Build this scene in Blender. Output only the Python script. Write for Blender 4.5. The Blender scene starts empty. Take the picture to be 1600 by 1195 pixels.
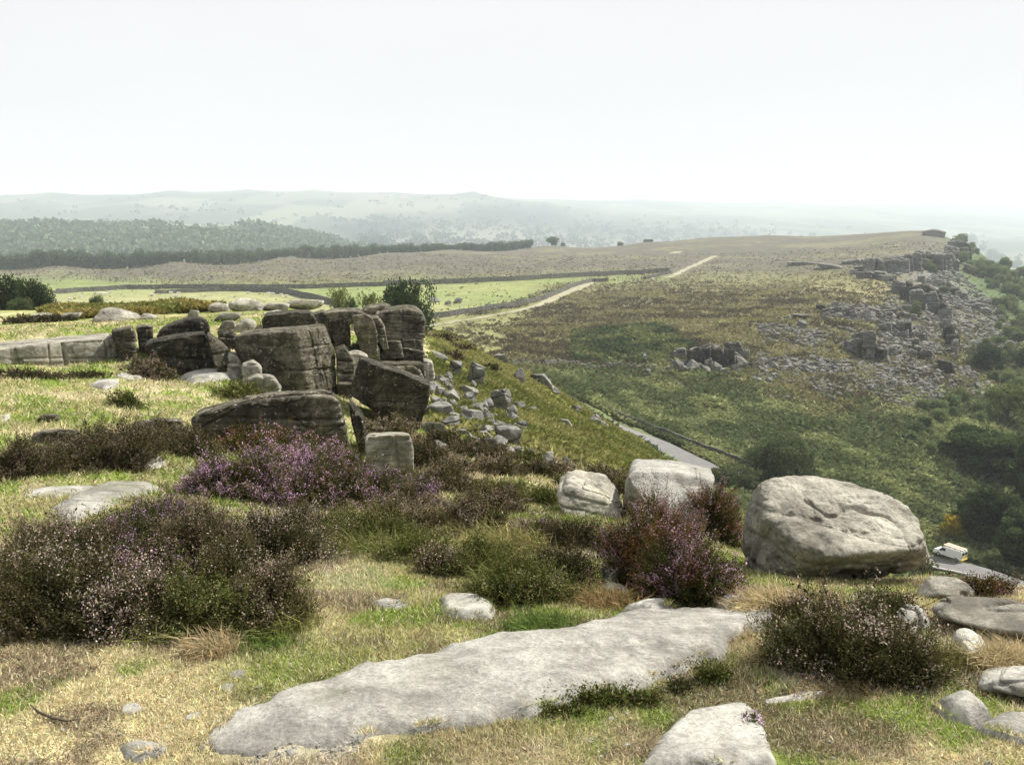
import bpy, math, random
import numpy as np
from mathutils import Vector, Matrix
random.seed(11)
RNG = np.random.default_rng(11)
sc = bpy.context.scene
COL = sc.collection
R = math.radians

# ---------------------------------------------------------------- camera
PITCH = R(11.1)
FPX = 1331.0                      # focal length in pixels of the 1600 px wide photograph
CP, SP = math.cos(PITCH), math.sin(PITCH)
cam_data = bpy.data.cameras.new('camera')
cam = bpy.data.objects.new('camera', cam_data)
COL.objects.link(cam)
cam.location = (0, 0, 0)          # the eye is the origin: the ground underfoot is at -1.6
cam.rotation_euler = (math.pi / 2 - PITCH, 0, 0)
cam_data.sensor_width = 36
cam_data.lens = 36 * FPX / 1600
cam_data.clip_start = 0.05
cam_data.clip_end = 40000
sc.camera = cam

# ---------------------------------------------------------------- sky, sun, exposure
SUN_EL, SUN_AZ = R(50), R(62)     # azimuth measured from the view direction (+Y) towards the right (+X)
world = bpy.data.worlds.new('World')
sc.world = world
world.use_nodes = True
wn, wl = world.node_tree.nodes, world.node_tree.links
wn.clear()
w_out = wn.new('ShaderNodeOutputWorld')
w_bg = wn.new('ShaderNodeBackground')
w_sky = wn.new('ShaderNodeTexSky')
w_sky.sky_type = 'NISHITA'
w_sky.sun_disc = False
w_sky.sun_elevation = SUN_EL
w_sky.sun_rotation = SUN_AZ
w_sky.altitude = 300
w_sky.air_density = 1.0
w_sky.dust_density = 6.0
w_sky.ozone_density = 1.0
w_tc = wn.new('ShaderNodeTexCoord')
w_map = wn.new('ShaderNodeMapping')
w_map.inputs['Scale'].default_value = (1, 1, 3.0)
w_noise = wn.new('ShaderNodeTexNoise')
w_noise.inputs['Scale'].default_value = 2.2
w_noise.inputs['Detail'].default_value = 4
w_ramp = wn.new('ShaderNodeValToRGB')
w_ramp.color_ramp.elements[0].position = 0.25
w_ramp.color_ramp.elements[0].color = (6.95, 7.0, 7.05, 1)
w_ramp.color_ramp.elements[1].position = 0.8
w_ramp.color_ramp.elements[1].color = (7.45, 7.5, 7.52, 1)
w_mix = wn.new('ShaderNodeMixRGB')
w_mix.inputs['Fac'].default_value = 0.98      # high thin cloud veils nearly all of the blue
w_bg.inputs['Strength'].default_value = 0.072
wl.new(w_tc.outputs['Generated'], w_map.inputs['Vector'])
wl.new(w_map.outputs['Vector'], w_noise.inputs['Vector'])
wl.new(w_noise.outputs['Fac'], w_ramp.inputs['Fac'])
wl.new(w_sky.outputs['Color'], w_mix.inputs['Color1'])
wl.new(w_ramp.outputs['Color'], w_mix.inputs['Color2'])
wl.new(w_mix.outputs['Color'], w_bg.inputs['Color'])
wl.new(w_bg.outputs['Background'], w_out.inputs['Surface'])

sun_data = bpy.data.lights.new('sun', 'SUN')
sun_data.energy = 4.8
sun_data.angle = R(1.2)
sun_data.color = (1.0, 0.95, 0.86)
sun = bpy.data.objects.new('sun', sun_data)
COL.objects.link(sun)
sun_dir = Vector((math.sin(SUN_AZ) * math.cos(SUN_EL), math.cos(SUN_AZ) * math.cos(SUN_EL), math.sin(SUN_EL)))
sun.rotation_euler = sun_dir.to_track_quat('Z', 'Y').to_euler()

sc.view_settings.view_transform = 'Standard'
sc.view_settings.look = 'None'
sc.view_settings.exposure = 0.8
sc.view_settings.gamma = 1
sc.render.engine = 'CYCLES'
sc.cycles.use_denoising = True
sc.cycles.use_adaptive_sampling = True
sc.cycles.adaptive_threshold = 0.02
sc.cycles.max_bounces = 6
sc.cycles.diffuse_bounces = 3
sc.cycles.glossy_bounces = 2
sc.cycles.volume_bounces = 1
sc.cycles.transparent_max_bounces = 8

# ---------------------------------------------------------------- helpers
def _hash(ix, iy, iz, seed):
    h = (ix * 374761393 + iy * 668265263 + iz * 2147483647 + seed * 974711) & 0xFFFFFFFF
    h = ((h ^ (h >> 13)) * 1274126177) & 0xFFFFFFFF
    h = ((h ^ (h >> 16)) * 2246822519) & 0xFFFFFFFF
    return ((h ^ (h >> 15)) & 0xFFFFFF) / float(0xFFFFFF)

def vnoise(p, seed=0):
    """value noise in [-1,1]; p is (N,3)"""
    f = np.floor(p); i = f.astype(np.int64); t = p - f
    t = t * t * t * (t * (t * 6 - 15) + 10)
    res = 0
    for dx in (0, 1):
        wx = t[:, 0] if dx else 1 - t[:, 0]
        for dy in (0, 1):
            wy = t[:, 1] if dy else 1 - t[:, 1]
            for dz in (0, 1):
                wz = t[:, 2] if dz else 1 - t[:, 2]
                res = res + wx * wy * wz * _hash(i[:, 0] + dx, i[:, 1] + dy, i[:, 2] + dz, seed)
    return res * 2 - 1

def fbm(p, octaves=4, seed=0, gain=0.5):
    a, s, tot = 1.0, 0, 0
    p = np.asarray(p, float)
    for o in range(octaves):
        s = s + a * vnoise(p * (2.03 ** o) + 17.3 * o, seed + o)
        tot += a; a *= gain
    return s / tot

def fbm2(x, y, octaves=4, seed=0, gain=0.5):
    x = np.asarray(x, float); y = np.asarray(y, float)
    sh = np.broadcast(x, y).shape
    x = np.broadcast_to(x, sh).ravel(); y = np.broadcast_to(y, sh).ravel()
    return fbm(np.stack([x, y, np.full(x.shape, 0.37 + seed)], 1), octaves, seed, gain).reshape(sh)

def sstep(a, b, x):
    t = np.clip((np.asarray(x, float) - a) / (b - a), 0, 1)
    return t * t * (3 - 2 * t)

def in_poly(px, py, poly):
    inside = np.zeros(px.shape, bool)
    n = len(poly)
    for i in range(n):
        x1, y1 = poly[i]; x2, y2 = poly[(i + 1) % n]
        if y1 == y2: continue
        c = ((y1 > py) != (y2 > py)) & (px < (x2 - x1) * (py - y1) / (y2 - y1) + x1)
        inside ^= c
    return inside

def make_mesh(name, verts, loops_per_face, idx, smooth=False, attrs=None, face_attrs=None):
    """verts (N,3); idx flat index array; loops_per_face = 3 or 4"""
    me = bpy.data.meshes.new(name)
    verts = np.asarray(verts, np.float32); idx = np.asarray(idx, np.int32).ravel()
    nf = len(idx) // loops_per_face
    me.vertices.add(len(verts)); me.loops.add(len(idx)); me.polygons.add(nf)
    me.vertices.foreach_set('co', verts.ravel())
    me.loops.foreach_set('vertex_index', idx)
    me.polygons.foreach_set('loop_start', np.arange(nf, dtype=np.int32) * loops_per_face)
    me.polygons.foreach_set('use_smooth', np.full(nf, smooth, bool))
    for k, v in (attrs or {}).items():
        v = np.asarray(v, np.float32)
        if v.ndim == 1:
            a = me.attributes.new(k, 'FLOAT', 'POINT'); a.data.foreach_set('value', v)
        else:
            if v.shape[1] == 3: v = np.concatenate([v, np.ones((len(v), 1), np.float32)], 1)
            a = me.attributes.new(k, 'FLOAT_COLOR', 'POINT'); a.data.foreach_set('color', v.ravel())
    me.update(calc_edges=True)
    return me

def link(name, me, material=None, parent=None, label=None, cat=None, group=None, kind=None, loc=None, rotz=None, scale=None):
    o = bpy.data.objects.new(name, me)
    COL.objects.link(o)
    if me is not None and material is not None and not me.materials: me.materials.append(material)
    if parent is not None: o.parent = parent
    if label: o['label'] = label
    if cat: o['category'] = cat
    if group: o['group'] = group
    if kind: o['kind'] = kind
    if loc is not None: o.location = loc
    if rotz is not None: o.rotation_euler = (0, 0, rotz)
    if scale is not None: o.scale = scale if hasattr(scale, '__len__') else (scale,) * 3
    return o

def ray(u, v):
    vb = (v - 597.5) / FPX
    F = CP - vb * SP
    return ((u - 800) / FPX / F, (SP + vb * CP) / F)      # x per y, drop per y

def at(u, v, y):
    a, t = ray(u, v)
    return Vector((a * y, y, -t * y))

def project(x, y, z):
    """world (eye at origin) to photograph pixels"""
    d = y * CP - z * SP
    up = y * SP + z * CP
    d = np.where(d > 0.01, d, 0.01)
    return 800 + FPX * x / d, 597.5 - FPX * up / d

# ---------------------------------------------------------------- materials
MATS = {}
def new_mat(name):
    m = bpy.data.materials.new(name); m.use_nodes = True
    nt = m.node_tree
    b = nt.nodes['Principled BSDF']
    b.inputs['Roughness'].default_value = 0.9
    b.inputs['Specular IOR Level'].default_value = 0.2
    MATS[name] = m
    return m, nt, b

def N(nt, typ, **kw):
    n = nt.nodes.new(typ)
    for k, v in kw.items():
        if k in n.inputs: n.inputs[k].default_value = v
        else: setattr(n, k, v)
    return n

def noise_node(nt, vec, scale, detail=4, rough=0.55, dist=0.0):
    n = N(nt, 'ShaderNodeTexNoise', Scale=scale, Detail=detail, Roughness=rough, Distortion=dist)
    if vec is not None: nt.links.new(vec, n.inputs['Vector'])
    return n.outputs['Fac']

def ramp(nt, fac, stops, interp='LINEAR'):
    n = nt.nodes.new('ShaderNodeValToRGB')
    cr = n.color_ramp; cr.interpolation = interp
    while len(cr.elements) < len(stops): cr.elements.new(0.5)
    for e, (p, c) in zip(cr.elements, stops):
        e.position = p
        e.color = (c, c, c, 1) if not hasattr(c, '__len__') else (*c[:3], 1)
    nt.links.new(fac, n.inputs['Fac'])
    return n.outputs['Color']

def mixc(nt, fac, a, b, mode='MIX'):
    n = nt.nodes.new('ShaderNodeMixRGB'); n.blend_type = mode
    for inp, val in ((n.inputs[0], fac), (n.inputs[1], a), (n.inputs[2], b)):
        if isinstance(val, (int, float)): inp.default_value = val
        elif isinstance(val, tuple): inp.default_value = (*val[:3], 1)
        else: nt.links.new(val, inp)
    return n.outputs[0]

def bump(nt, bsdf, height, strength, distance, normal=None):
    n = N(nt, 'ShaderNodeBump', Strength=strength, Distance=distance)
    nt.links.new(height, n.inputs['Height'])
    if normal is not None: nt.links.new(normal, n.inputs['Normal'])
    nt.links.new(n.outputs['Normal'], bsdf.inputs['Normal'])
    return n.outputs['Normal']
# ---------------------------------------------------------------- terrain heights
CTRL = []
def col(u, pts, zs=()):
    for v, y in pts:
        p = at(u, v, y); CTRL.append((p.x, p.y, p.z))
    for y, z in zs:
        a, _ = ray(u, 500); CTRL.append((a * y, y, z))
FAR_L = [(1000, -110)]
col(-60, [(1195, 2.26), (1000, 3.3), (800, 6.2), (700, 10), (620, 15.5), (575, 20), (530, 25), (505, 33)], [(45, -5), (60, -8), (100, -19), (160, -27), (230, -30), (340, -30), (480, -30.5), (545, -33), (800, -90)])
col(100, [(1195, 2.26), (1100, 2.65), (1000, 3.3), (900, 4.3), (800, 6.0), (740, 8), (700, 10), (650, 13), (600, 18), (572, 21), (520, 25), (500, 33)], [(45, -4.9), (60, -8), (100, -19), (160, -27), (230, -30), (340, -30), (435, -30), (520, -30.3), (560, -33), (800, -85)])
col(280, [(1195, 2.26), (1100, 2.65), (1000, 3.3), (900, 4.4), (800, 6.2), (740, 8.6), (700, 11), (650, 14), (610, 18), (590, 21), (515, 26), (495, 34), (478, 43)], [(60, -8), (100, -20), (160, -27), (230, -30), (340, -30), (435, -30), (560, -30), (600, -32.5), (800, -80)])
col(450, [(1195, 2.26), (1100, 2.65), (1000, 3.28), (900, 4.4), (850, 5.4), (800, 6.8), (750, 9), (700, 12.5), (650, 16), (612, 21), (515, 26), (495, 33), (480, 41)], [(60, -8.5), (100, -20), (160, -27.5), (230, -30), (340, -30), (435, -30), (620, -30), (680, -33), (900, -80)])
col(600, [(1195, 2.26), (1100, 2.65), (1000, 3.28), (900, 4.45), (850, 5.5), (800, 7.2), (750, 10), (700, 15), (668, 19), (632, 23), (598, 28.2), (515, 31), (500, 35)], [(45, -6), (60, -9), (100, -20), (160, -27.5), (230, -30), (340, -30), (435, -30), (680, -29.7), (760, -34), (950, -80)])
col(700, [(1195, 2.26), (1100, 2.68), (1000, 3.28), (900, 4.5), (850, 5.6), (800, 7.4), (760, 10), (720, 14), (680, 19), (640, 25), (600, 33), (550, 45), (521, 54)], [(70, -11), (100, -19.5), (160, -27), (225, -29.3), (340, -30), (435, -30), (740, -29.3), (830, -34), (1000, -80)])
col(850, [(1195, 2.27), (1100, 2.7), (1000, 3.3), (900, 4.6), (850, 5.8), (800, 8), (760, 11.5), (720, 17), (680, 27), (640, 40), (605, 54), (594, 60)], [(75, -16), (105, -23)])
col(850, [(586, 130), (570, 150), (540, 185), (500, 243), (450, 352)], [(435, -30), (600, -29.5), (830, -29), (930, -34), (1100, -80)])
col(1000, [(1195, 2.28), (1100, 2.72), (1000, 3.32), (930, 4.2), (880, 5.2), (840, 6.4), (800, 9), (770, 14), (740, 23), (715, 38), (697, 55), (688, 68)], [(82, -24.5), (100, -30.2)])
col(1000, [(672, 122), (650, 135), (620, 146), (590, 160), (560, 173), (530, 193), (500, 236), (450, 345)], [(435, -29.7), (600, -28.5), (880, -27.5), (980, -34), (1150, -80)])
col(1100, [(1195, 2.28), (1100, 2.72), (1000, 3.35), (940, 4.1), (900, 4.9), (860, 6.5), (830, 9), (805, 16), (785, 30), (768, 48), (758, 62)], [(75, -26.5), (95, -32.5)])
col(1100, [(728, 111), (700, 125), (650, 143), (600, 158), (578, 168), (544, 180), (520, 205), (500, 228), (450, 342)], [(435, -28.5), (600, -27), (940, -24), (1060, -34), (1300, -90)])
col(1200, [(1195, 2.28), (1100, 2.72), (1000, 3.35), (940, 4.1), (900, 5.0)], [(8, -3.4), (14, -5.6), (25, -10), (45, -17.5), (65, -25), (85, -31.5), (100, -34.6)])
col(1200, [(700, 127), (650, 145), (600, 163), (570, 178), (545, 190), (520, 206), (500, 225), (450, 340)], [(435, -27.5), (600, -25.5), (900, -20.5), (1060, -34), (1300, -90)])
col(1330, [(1195, 2.28), (1100, 2.7), (1000, 3.3), (935, 4.3)], [(8, -3.6), (14, -6.4), (25, -12), (45, -21.5), (65, -29), (85, -35), (98, -37.2)])
col(1330, [(750, 116), (700, 131), (650, 148), (600, 168), (560, 188), (530, 205), (500, 225), (470, 265), (430, 370), (400, 480)], [(620, -21.5), (800, -17.5), (950, -24), (1150, -60)])
col(1450, [(1195, 2.28), (1100, 2.68), (1000, 3.3), (940, 4.4), (905, 5.6)], [(9, -4.5), (14, -7.2), (22, -12), (40, -21), (60, -29.5), (80, -36.5), (92, -39.6)])
col(1450, [(870, 100), (800, 115), (700, 138), (640, 160), (600, 177), (560, 205), (520, 243), (480, 290), (445, 345), (405, 430), (380, 550), (361, 700)], [(850, -22), (1000, -50)])
col(1520, [(1195, 2.28), (1100, 2.68), (1000, 3.3), (940, 4.4), (912, 5.3)], [(9, -4.8), (14, -7.4), (22, -12), (40, -21.5), (60, -30.3), (80, -37.5), (90, -39.6)])
col(1520, [(880, 95), (800, 118), (700, 143), (640, 165), (600, 187), (560, 217), (520, 258), (480, 320), (430, 425), (395, 560), (386, 640)], [(800, -45), (1000, -90)])
col(1610, [(1195, 2.28), (1100, 2.68), (1000, 3.3), (940, 4.4), (920, 5.2)], [(9, -5), (14, -7.5), (22, -12), (40, -21.5), (60, -30.3), (78, -37), (88, -39.8)])
col(1610, [(900, 92), (800, 122), (700, 150), (600, 200), (550, 245), (500, 310), (450, 405), (428, 480)], [(600, -55), (800, -85), (1000, -100)])
# beyond the moor: the wooded valley side and the far hills
for u, d in ((-60, [(1050, -50), (1350, -27), (1600, -17), (2000, -40), (2600, -42), (3600, 20), (4700, 112), (5600, 112)]),
             (100, [(1050, -52), (1350, -28), (1600, -18), (2000, -40), (2600, -42), (3600, 20), (4700, 120), (5600, 118)]),
             (280, [(1050, -56), (1350, -28), (1650, -17), (2000, -38), (2600, -42), (3600, 25), (4800, 133), (5600, 125)]),
             (400, [(1100, -62), (1400, -36), (1650, -20), (2000, -40), (2700, -50), (3600, 22), (4900, 140), (5600, 135)]),
             (500, [(1150, -75), (1450, -52), (1700, -46), (2100, -60), (2700, -55), (3600, 15), (4900, 138), (5600, 135)]),
             (620, [(1300, -90), (1600, -80), (2100, -78), (2800, -62), (3600, 5), (4900, 128), (5600, 125)]),
             (740, [(1300, -95), (1700, -90), (2300, -88), (3000, -60), (3600, -12), (4900, 134), (5600, 110)]),
             (850, [(1400, -100), (1800, -100), (2400, -98), (3200, -70), (4000, -8), (4900, 75), (5600, 80), (7200, 132)]),
             (1000, [(1400, -110), (1900, -112), (2600, -112), (3400, -85), (4400, -20), (5200, 28), (6200, 80), (7400, 135)]),
             (1200, [(1600, -120), (2400, -120), (3400, -90), (4400, -40), (5400, 10), (6400, 70), (7600, 120)]),
             (1330, [(1600, -125), (2400, -125), (3400, -95), (4400, -60), (5400, 0), (6400, 60), (7600, 100)]),
             (1480, [(1500, -130), (2400, -130), (3400, -105), (4400, -80), (5400, -30), (6400, 30), (7600, 105)]),
             (1610, [(1500, -130), (2400, -130), (3400, -115), (4400, -100), (5400, -60), (6400, 0), (7600, 95)])):
    col(u, [], d + [(9500, d[-1][1] - 15), (13000, d[-1][1] - 40)])
for u in (-60, 300, 600, 900, 1200, 1500, 1610):
    col(u, [], [(0.4, -1.6), (0.9, -1.6), (1.5, -1.6)])
CT = np.array(CTRL)
def feat(x, y):
    r = np.sqrt(x * x + y * y)
    th = np.clip(np.arctan2(x, y), -0.60, 0.60)
    return np.stack([th * 4.2, np.log(r)], 1)
KX = feat(CT[:, 0], CT[:, 1])
KR = np.sqrt(CT[:, 0] ** 2 + CT[:, 1] ** 2)
def tbase(r): return 1.6 / r + 0.13 * np.exp(-((np.log(r) - 4.2) / 1.3) ** 2)
KT = -CT[:, 2] / KR - tbase(KR)
def kern(A, B):
    d2 = ((A[:, None, :] - B[None, :, :]) ** 2).sum(-1)
    return np.sqrt(d2 + 1e-4)                 # linear kernel: follows the points without overshooting
nK = len(KX)
Pm = np.concatenate([np.ones((nK, 1)), KX], 1)
A_ = np.zeros((nK + 3, nK + 3)); A_[:nK, :nK] = kern(KX, KX) - np.eye(nK) * 0.004
A_[:nK, nK:] = Pm; A_[nK:, :nK] = Pm.T
W_ = np.linalg.solve(A_, np.concatenate([KT, np.zeros(3)]))
def base_h(x, y):
    x = np.asarray(x, float).ravel(); y = np.asarray(y, float).ravel()
    out = np.empty(len(x)); CH = 20000
    for i in range(0, len(x), CH):
        F_ = feat(x[i:i + CH], y[i:i + CH]); r = np.exp(F_[:, 1])
        t = kern(F_, KX) @ W_[:nK] + W_[nK] + F_ @ W_[nK + 1:] + tbase(r)
        out[i:i + CH] = -t * r
    return out
def detail_h(x, y):
    r = np.sqrt(x * x + y * y)
    d = 0.035 * fbm2(x / 0.7, y / 0.7, 5, 3) * (1 - sstep(14, 40, r)) * sstep(0.5, 2, r)
    d = d + 0.12 * fbm2(x / 2.7, y / 2.7, 4, 5) * sstep(5, 12, r) * (1 - sstep(200, 400, r))
    d = d + 0.45 * fbm2(x / 9, y / 9, 5, 7) * sstep(30, 110, r) * (1 - sstep(1500, 2500, r))
    d = d + (0.9 * np.abs(fbm2(x / 7, y / 7, 4, 15)) + 0.25 * fbm2(x / 1.8, y / 1.8, 3, 16)) * sstep(112, 130, r) * (1 - sstep(200, 260, r))
    d = d + 10 * fbm2(x / 420, y / 420, 5, 9) * sstep(1000, 2200, r)
    return d
NR, NT_IN, NT_OUT = 1050, 960, 60
RR = np.concatenate([np.array([0.0]), np.geomspace(0.35, 13000, NR)])
TH = np.concatenate([-np.geomspace(R(88), R(36), NT_OUT)[:-1], np.linspace(-R(36), R(36), NT_IN), np.geomspace(R(36), R(88), NT_OUT)[1:]])
gr, gt = np.meshgrid(RR, TH, indexing='ij')
GX, GY = gr * np.sin(gt), gr * np.cos(gt)
GY2 = np.maximum(GY, 0.0)
GZ = np.empty(GX.shape)
xx, yy = GX[1:].ravel(), GY[1:].ravel()
GZ[1:] = (base_h(xx, yy) + detail_h(xx, yy)).reshape(GX[1:].shape)
GZ[0] = -1.6
LOGR = np.log(RR[1:])
def ground(x, y):
    """height of the terrain mesh at world points"""
    x = np.atleast_1d(np.asarray(x, float)); y = np.atleast_1d(np.asarray(y, float))
    r = np.sqrt(x * x + y * y); th = np.arctan2(x, y)
    fi = np.clip((np.log(np.maximum(r, 0.36)) - LOGR[0]) / (LOGR[1] - LOGR[0]), 0, NR - 1.001)
    fj = np.clip(np.interp(th, TH, np.arange(len(TH))), 0, len(TH) - 1.001)
    i = fi.astype(int); j = fj.astype(int); a = fi - i; b = fj - j; i = i + 1
    return (GZ[i, j] * (1 - a) * (1 - b) + GZ[i + 1, j] * a * (1 - b) + GZ[i, j + 1] * (1 - a) * b + GZ[i + 1, j + 1] * a * b) if True else None
def gz(x, y): return float(ground(x, y)[0])
def hit(u, v, ymin=1.5, ymax=9000, n=4000):
    """first place where the sight line of a photograph pixel meets the ground beyond ymin"""
    a, t = ray(u, v)
    ys = np.geomspace(ymin, ymax, n)
    d = -t * ys - ground(a * ys, ys)
    k = np.nonzero(d < 0)[0]
    if len(k) == 0: return None
    k = k[0]
    y = ys[k] if k == 0 else ys[k - 1] + (ys[k] - ys[k - 1]) * d[k - 1] / (d[k - 1] - d[k] + 1e-12)
    return Vector((a * y, y, gz(a * y, y)))

# ---------------------------------------------------------------- ground colours (the colour of what grows there)
PU, PV = project(GX, GY2, GZ)
wob = fbm2(GX / (0.02 * gr + 0.3), GY / (0.02 * gr + 0.3), 4, 21)
wob2 = fbm2(GX / (0.02 * gr + 0.3), GY / (0.02 * gr + 0.3), 4, 31)
QU, QV = PU + wob * 34, PV + wob2 * 11
def zone(poly, r0, r1, w=None):
    m = (in_poly(QU, QV, poly) & (gr > r0) & (gr < r1)).astype(float)
    for k in (5, 4, 3):                        # soft edges
        m = (m + np.roll(m, k, 0) + np.roll(m, -k, 0)) / 3; m = (m + np.roll(m, k, 1) + np.roll(m, -k, 1)) / 3
    return m
def srgb(h):
    h = h.lstrip('#'); c = [int(h[i:i + 2], 16) / 255 for i in (0, 2, 4)]
    return np.array([((x + 0.055) / 1.055) ** 2.4 if x > 0.04045 else x / 12.92 for x in c])
C = np.empty(GX.shape + (3,))
def paint(mask, c):
    global C
    C = C * (1 - mask[..., None]) + np.asarray(c) * mask[..., None]
nzA = fbm2(GX / 0.55, GY / 0.55, 5, 41); nzB = fbm2(GX / 1.6, GY / 1.6, 4, 43)
nzC = fbm2(GX / 7, GY / 7, 5, 45); nzD = fbm2(GX / 30, GY / 30, 5, 47); nzE = fbm2(GX / 3.0, GY / 3.0, 5, 49)
STRAW, TURF, LIME, EARTH, SAND = (0.39, 0.345, 0.205), (0.23, 0.23, 0.085), (0.14, 0.20, 0.03), (0.14, 0.105, 0.075), (0.40, 0.355, 0.285)
near = gr < 100
C[:] = STRAW
paint(sstep(-0.2, 0.2, nzB) * 0.75, TURF)
paint(sstep(0.0, 0.16, fbm2(GX / 0.30, GY / 0.30, 5, 55) * 0.8 + 0.8 * fbm2(GX / 1.3, GY / 1.3, 3, 56)) * 0.85, LIME)
paint(sstep(0.05, 0.3, fbm2(GX / 0.35, GY / 0.35, 5, 51)) * 0.75 * (gr < 12), EARTH)
paint(sstep(0.2, 0.4, fbm2(GX / 0.6, GY / 0.6, 5, 53)) * 0.7 * (gr < 7) * (1 - zone([(-300, 1000), (430, 1000), (330, 1150), (300, 1400), (-300, 1400)], 1, 5)), SAND)
paint(zone([(480, 895), (600, 893), (640, 905), (560, 922), (490, 915)], 2, 9) * 0.9, SAND)
paint(zone([(600, 1150), (800, 1130), (840, 1195), (600, 1195)], 1.5, 4) * 0.6, EARTH)
paint(zone([(1130, 1000), (1180, 1020), (1210, 1090), (1170, 1090), (1130, 1050)], 1.5, 5) * 0.8, EARTH)
paint(zone([(440, 1010), (620, 1040), (500, 1080), (420, 1100), (300, 1060)], 1.5, 5) * sstep(-0.2, 0.2, nzA) * 0.8, LIME)
# near slope below the crag: bracken, with heather and dry grass above it
BRACK_NEAR, HEATH_NEAR = (0.155, 0.165, 0.045), (0.075, 0.058, 0.032)
nb = sstep(19, 26, gr + 5 * nzE) * sstep(660, 690, PU) * (gr < 105)
paint(nb, BRACK_NEAR)
paint(nb * sstep(0.1, 0.35, nzE) * 0.6, HEATH_NEAR)
paint(sstep(0.0, 0.3, nzE + 0.25 * nzB) * 0.85 * sstep(8, 10, gr) * (gr < 26) * sstep(560, 640, PU), HEATH_NEAR)
# the moor and everything beyond the first edge
far = (gr >= 105) | ((gr > 60) & (PU < 640))
MOOR, MOORG, MAUVE = (0.10, 0.092, 0.055), (0.175, 0.17, 0.08), (0.105, 0.096, 0.075)
farf = far.astype(float)
paint(farf, MOOR)
paint(farf * sstep(-0.12, 0.3, nzC * 0.7 + nzE * 0.5) * 0.8, MOORG)
paint(farf * sstep(380, 480, gr), MAUVE)
paint(farf * sstep(380, 480, gr) * sstep(0.0, 0.35, nzD + 0.4 * nzC) * 0.7, (0.165, 0.158, 0.09))
PAST, PAST2 = (0.175, 0.212, 0.078), (0.25, 0.25, 0.125)
paint(zone([(-200, 428), (100, 434), (330, 446), (520, 446), (640, 441), (860, 433), (1000, 427), (1050, 425), (1050, 434), (935, 441), (880, 446), (800, 474), (700, 490), (640, 500), (500, 500), (-200, 520)], 200, 560), PAST)
paint(zone([(-200, 455), (60, 458), (300, 455), (420, 457), (520, 470), (560, 520), (-200, 520)], 180, 420), PAST2)
paint(zone([(640, 475), (760, 476), (730, 500), (640, 500)], 150, 420) * 0.8, (0.26, 0.25, 0.12))
paint(zone([(640, 446), (860, 444), (860, 452), (640, 455)], 200, 420) * 0.45, (0.30, 0.25, 0.13))
# grass beside the track
paint(zone([(640, 500), (800, 480), (900, 448), (930, 440), (960, 442), (900, 462), (830, 490), (780, 520), (820, 545), (800, 575), (740, 570), (660, 530)], 110, 450) * (0.75 + 0.25 * sstep(-0.2, 0.2, nzE)), (0.185, 0.19, 0.085))
paint(zone([(1090, 428), (1400, 432), (1420, 446), (1330, 440), (1090, 438)], 250, 480) * 0.85, (0.18, 0.185, 0.085))
paint(zone([(1250, 440), (1450, 445), (1480, 470), (1290, 466)], 230, 420) * 0.6, (0.22, 0.20, 0.10))
paint(zone([(690, 520), (900, 520), (1030, 500), (1060, 540), (1000, 575), (900, 560), (800, 575), (700, 560)], 110, 260) * sstep(-0.1, 0.25, nzE + .3 * nzC) * 0.7, (0.185, 0.18, 0.08))
# bracken of the far valley side
BR, BR2, RUST = (0.11, 0.13, 0.06), (0.17, 0.19, 0.085), (0.15, 0.125, 0.055)
brz = zone([(820, 590), (930, 588), (1040, 585), (1180, 625), (1260, 665), (1400, 660), (1520, 640), (1700, 600), (1700, 1000), (900, 1000), (860, 640)], 105, 260)
paint(brz, BR)
paint(brz * sstep(0.0, 0.3, nzC + nzE * 0.3) * 0.75, BR2)
paint(zone([(900, 520), (1040, 508), (1090, 545), (1040, 572), (900, 565)], 120, 260) * sstep(-.2, .1, nzC), (0.055, 0.075, 0.030))
paint(zone([(860, 575), (1050, 575), (1200, 620), (1400, 640), (1390, 670), (1230, 660), (1000, 625), (870, 625)], 105, 260) * sstep(-0.3, 0.1, nzC), RUST)
paint(zone([(1270, 620), (1350, 628), (1340, 645), (1265, 640)], 105, 260), (0.16, 0.17, 0.06))
paint(zone([(1040, 548), (1200, 530), (1380, 520), (1480, 560), (1540, 610), (1420, 660), (1330, 620), (1180, 600)], 120, 300) * sstep(-0.25, 0.1, nzE), (0.125, 0.12, 0.105))
# right flank: scree grey then scrub green
paint(zone([(1420, 400), (1480, 400), (1560, 480), (1570, 600), (1440, 660), (1380, 560), (1400, 470)], 160, 700), (0.15, 0.146, 0.13))
paint(zone([(1500, 360), (1800, 430), (1800, 640), (1560, 620), (1530, 500), (1470, 400)], 160, 900), (0.075, 0.105, 0.045))
paint(zone([(1470, 520), (1700, 560), (1700, 700), (1500, 690), (1440, 640)], 130, 400) * 0.85, (0.13, 0.145, 0.05))
paint(zone([(1440, 730), (1500, 770), (1480, 790), (1430, 760)], 90, 200), (0.19, 0.165, 0.08))
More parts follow.
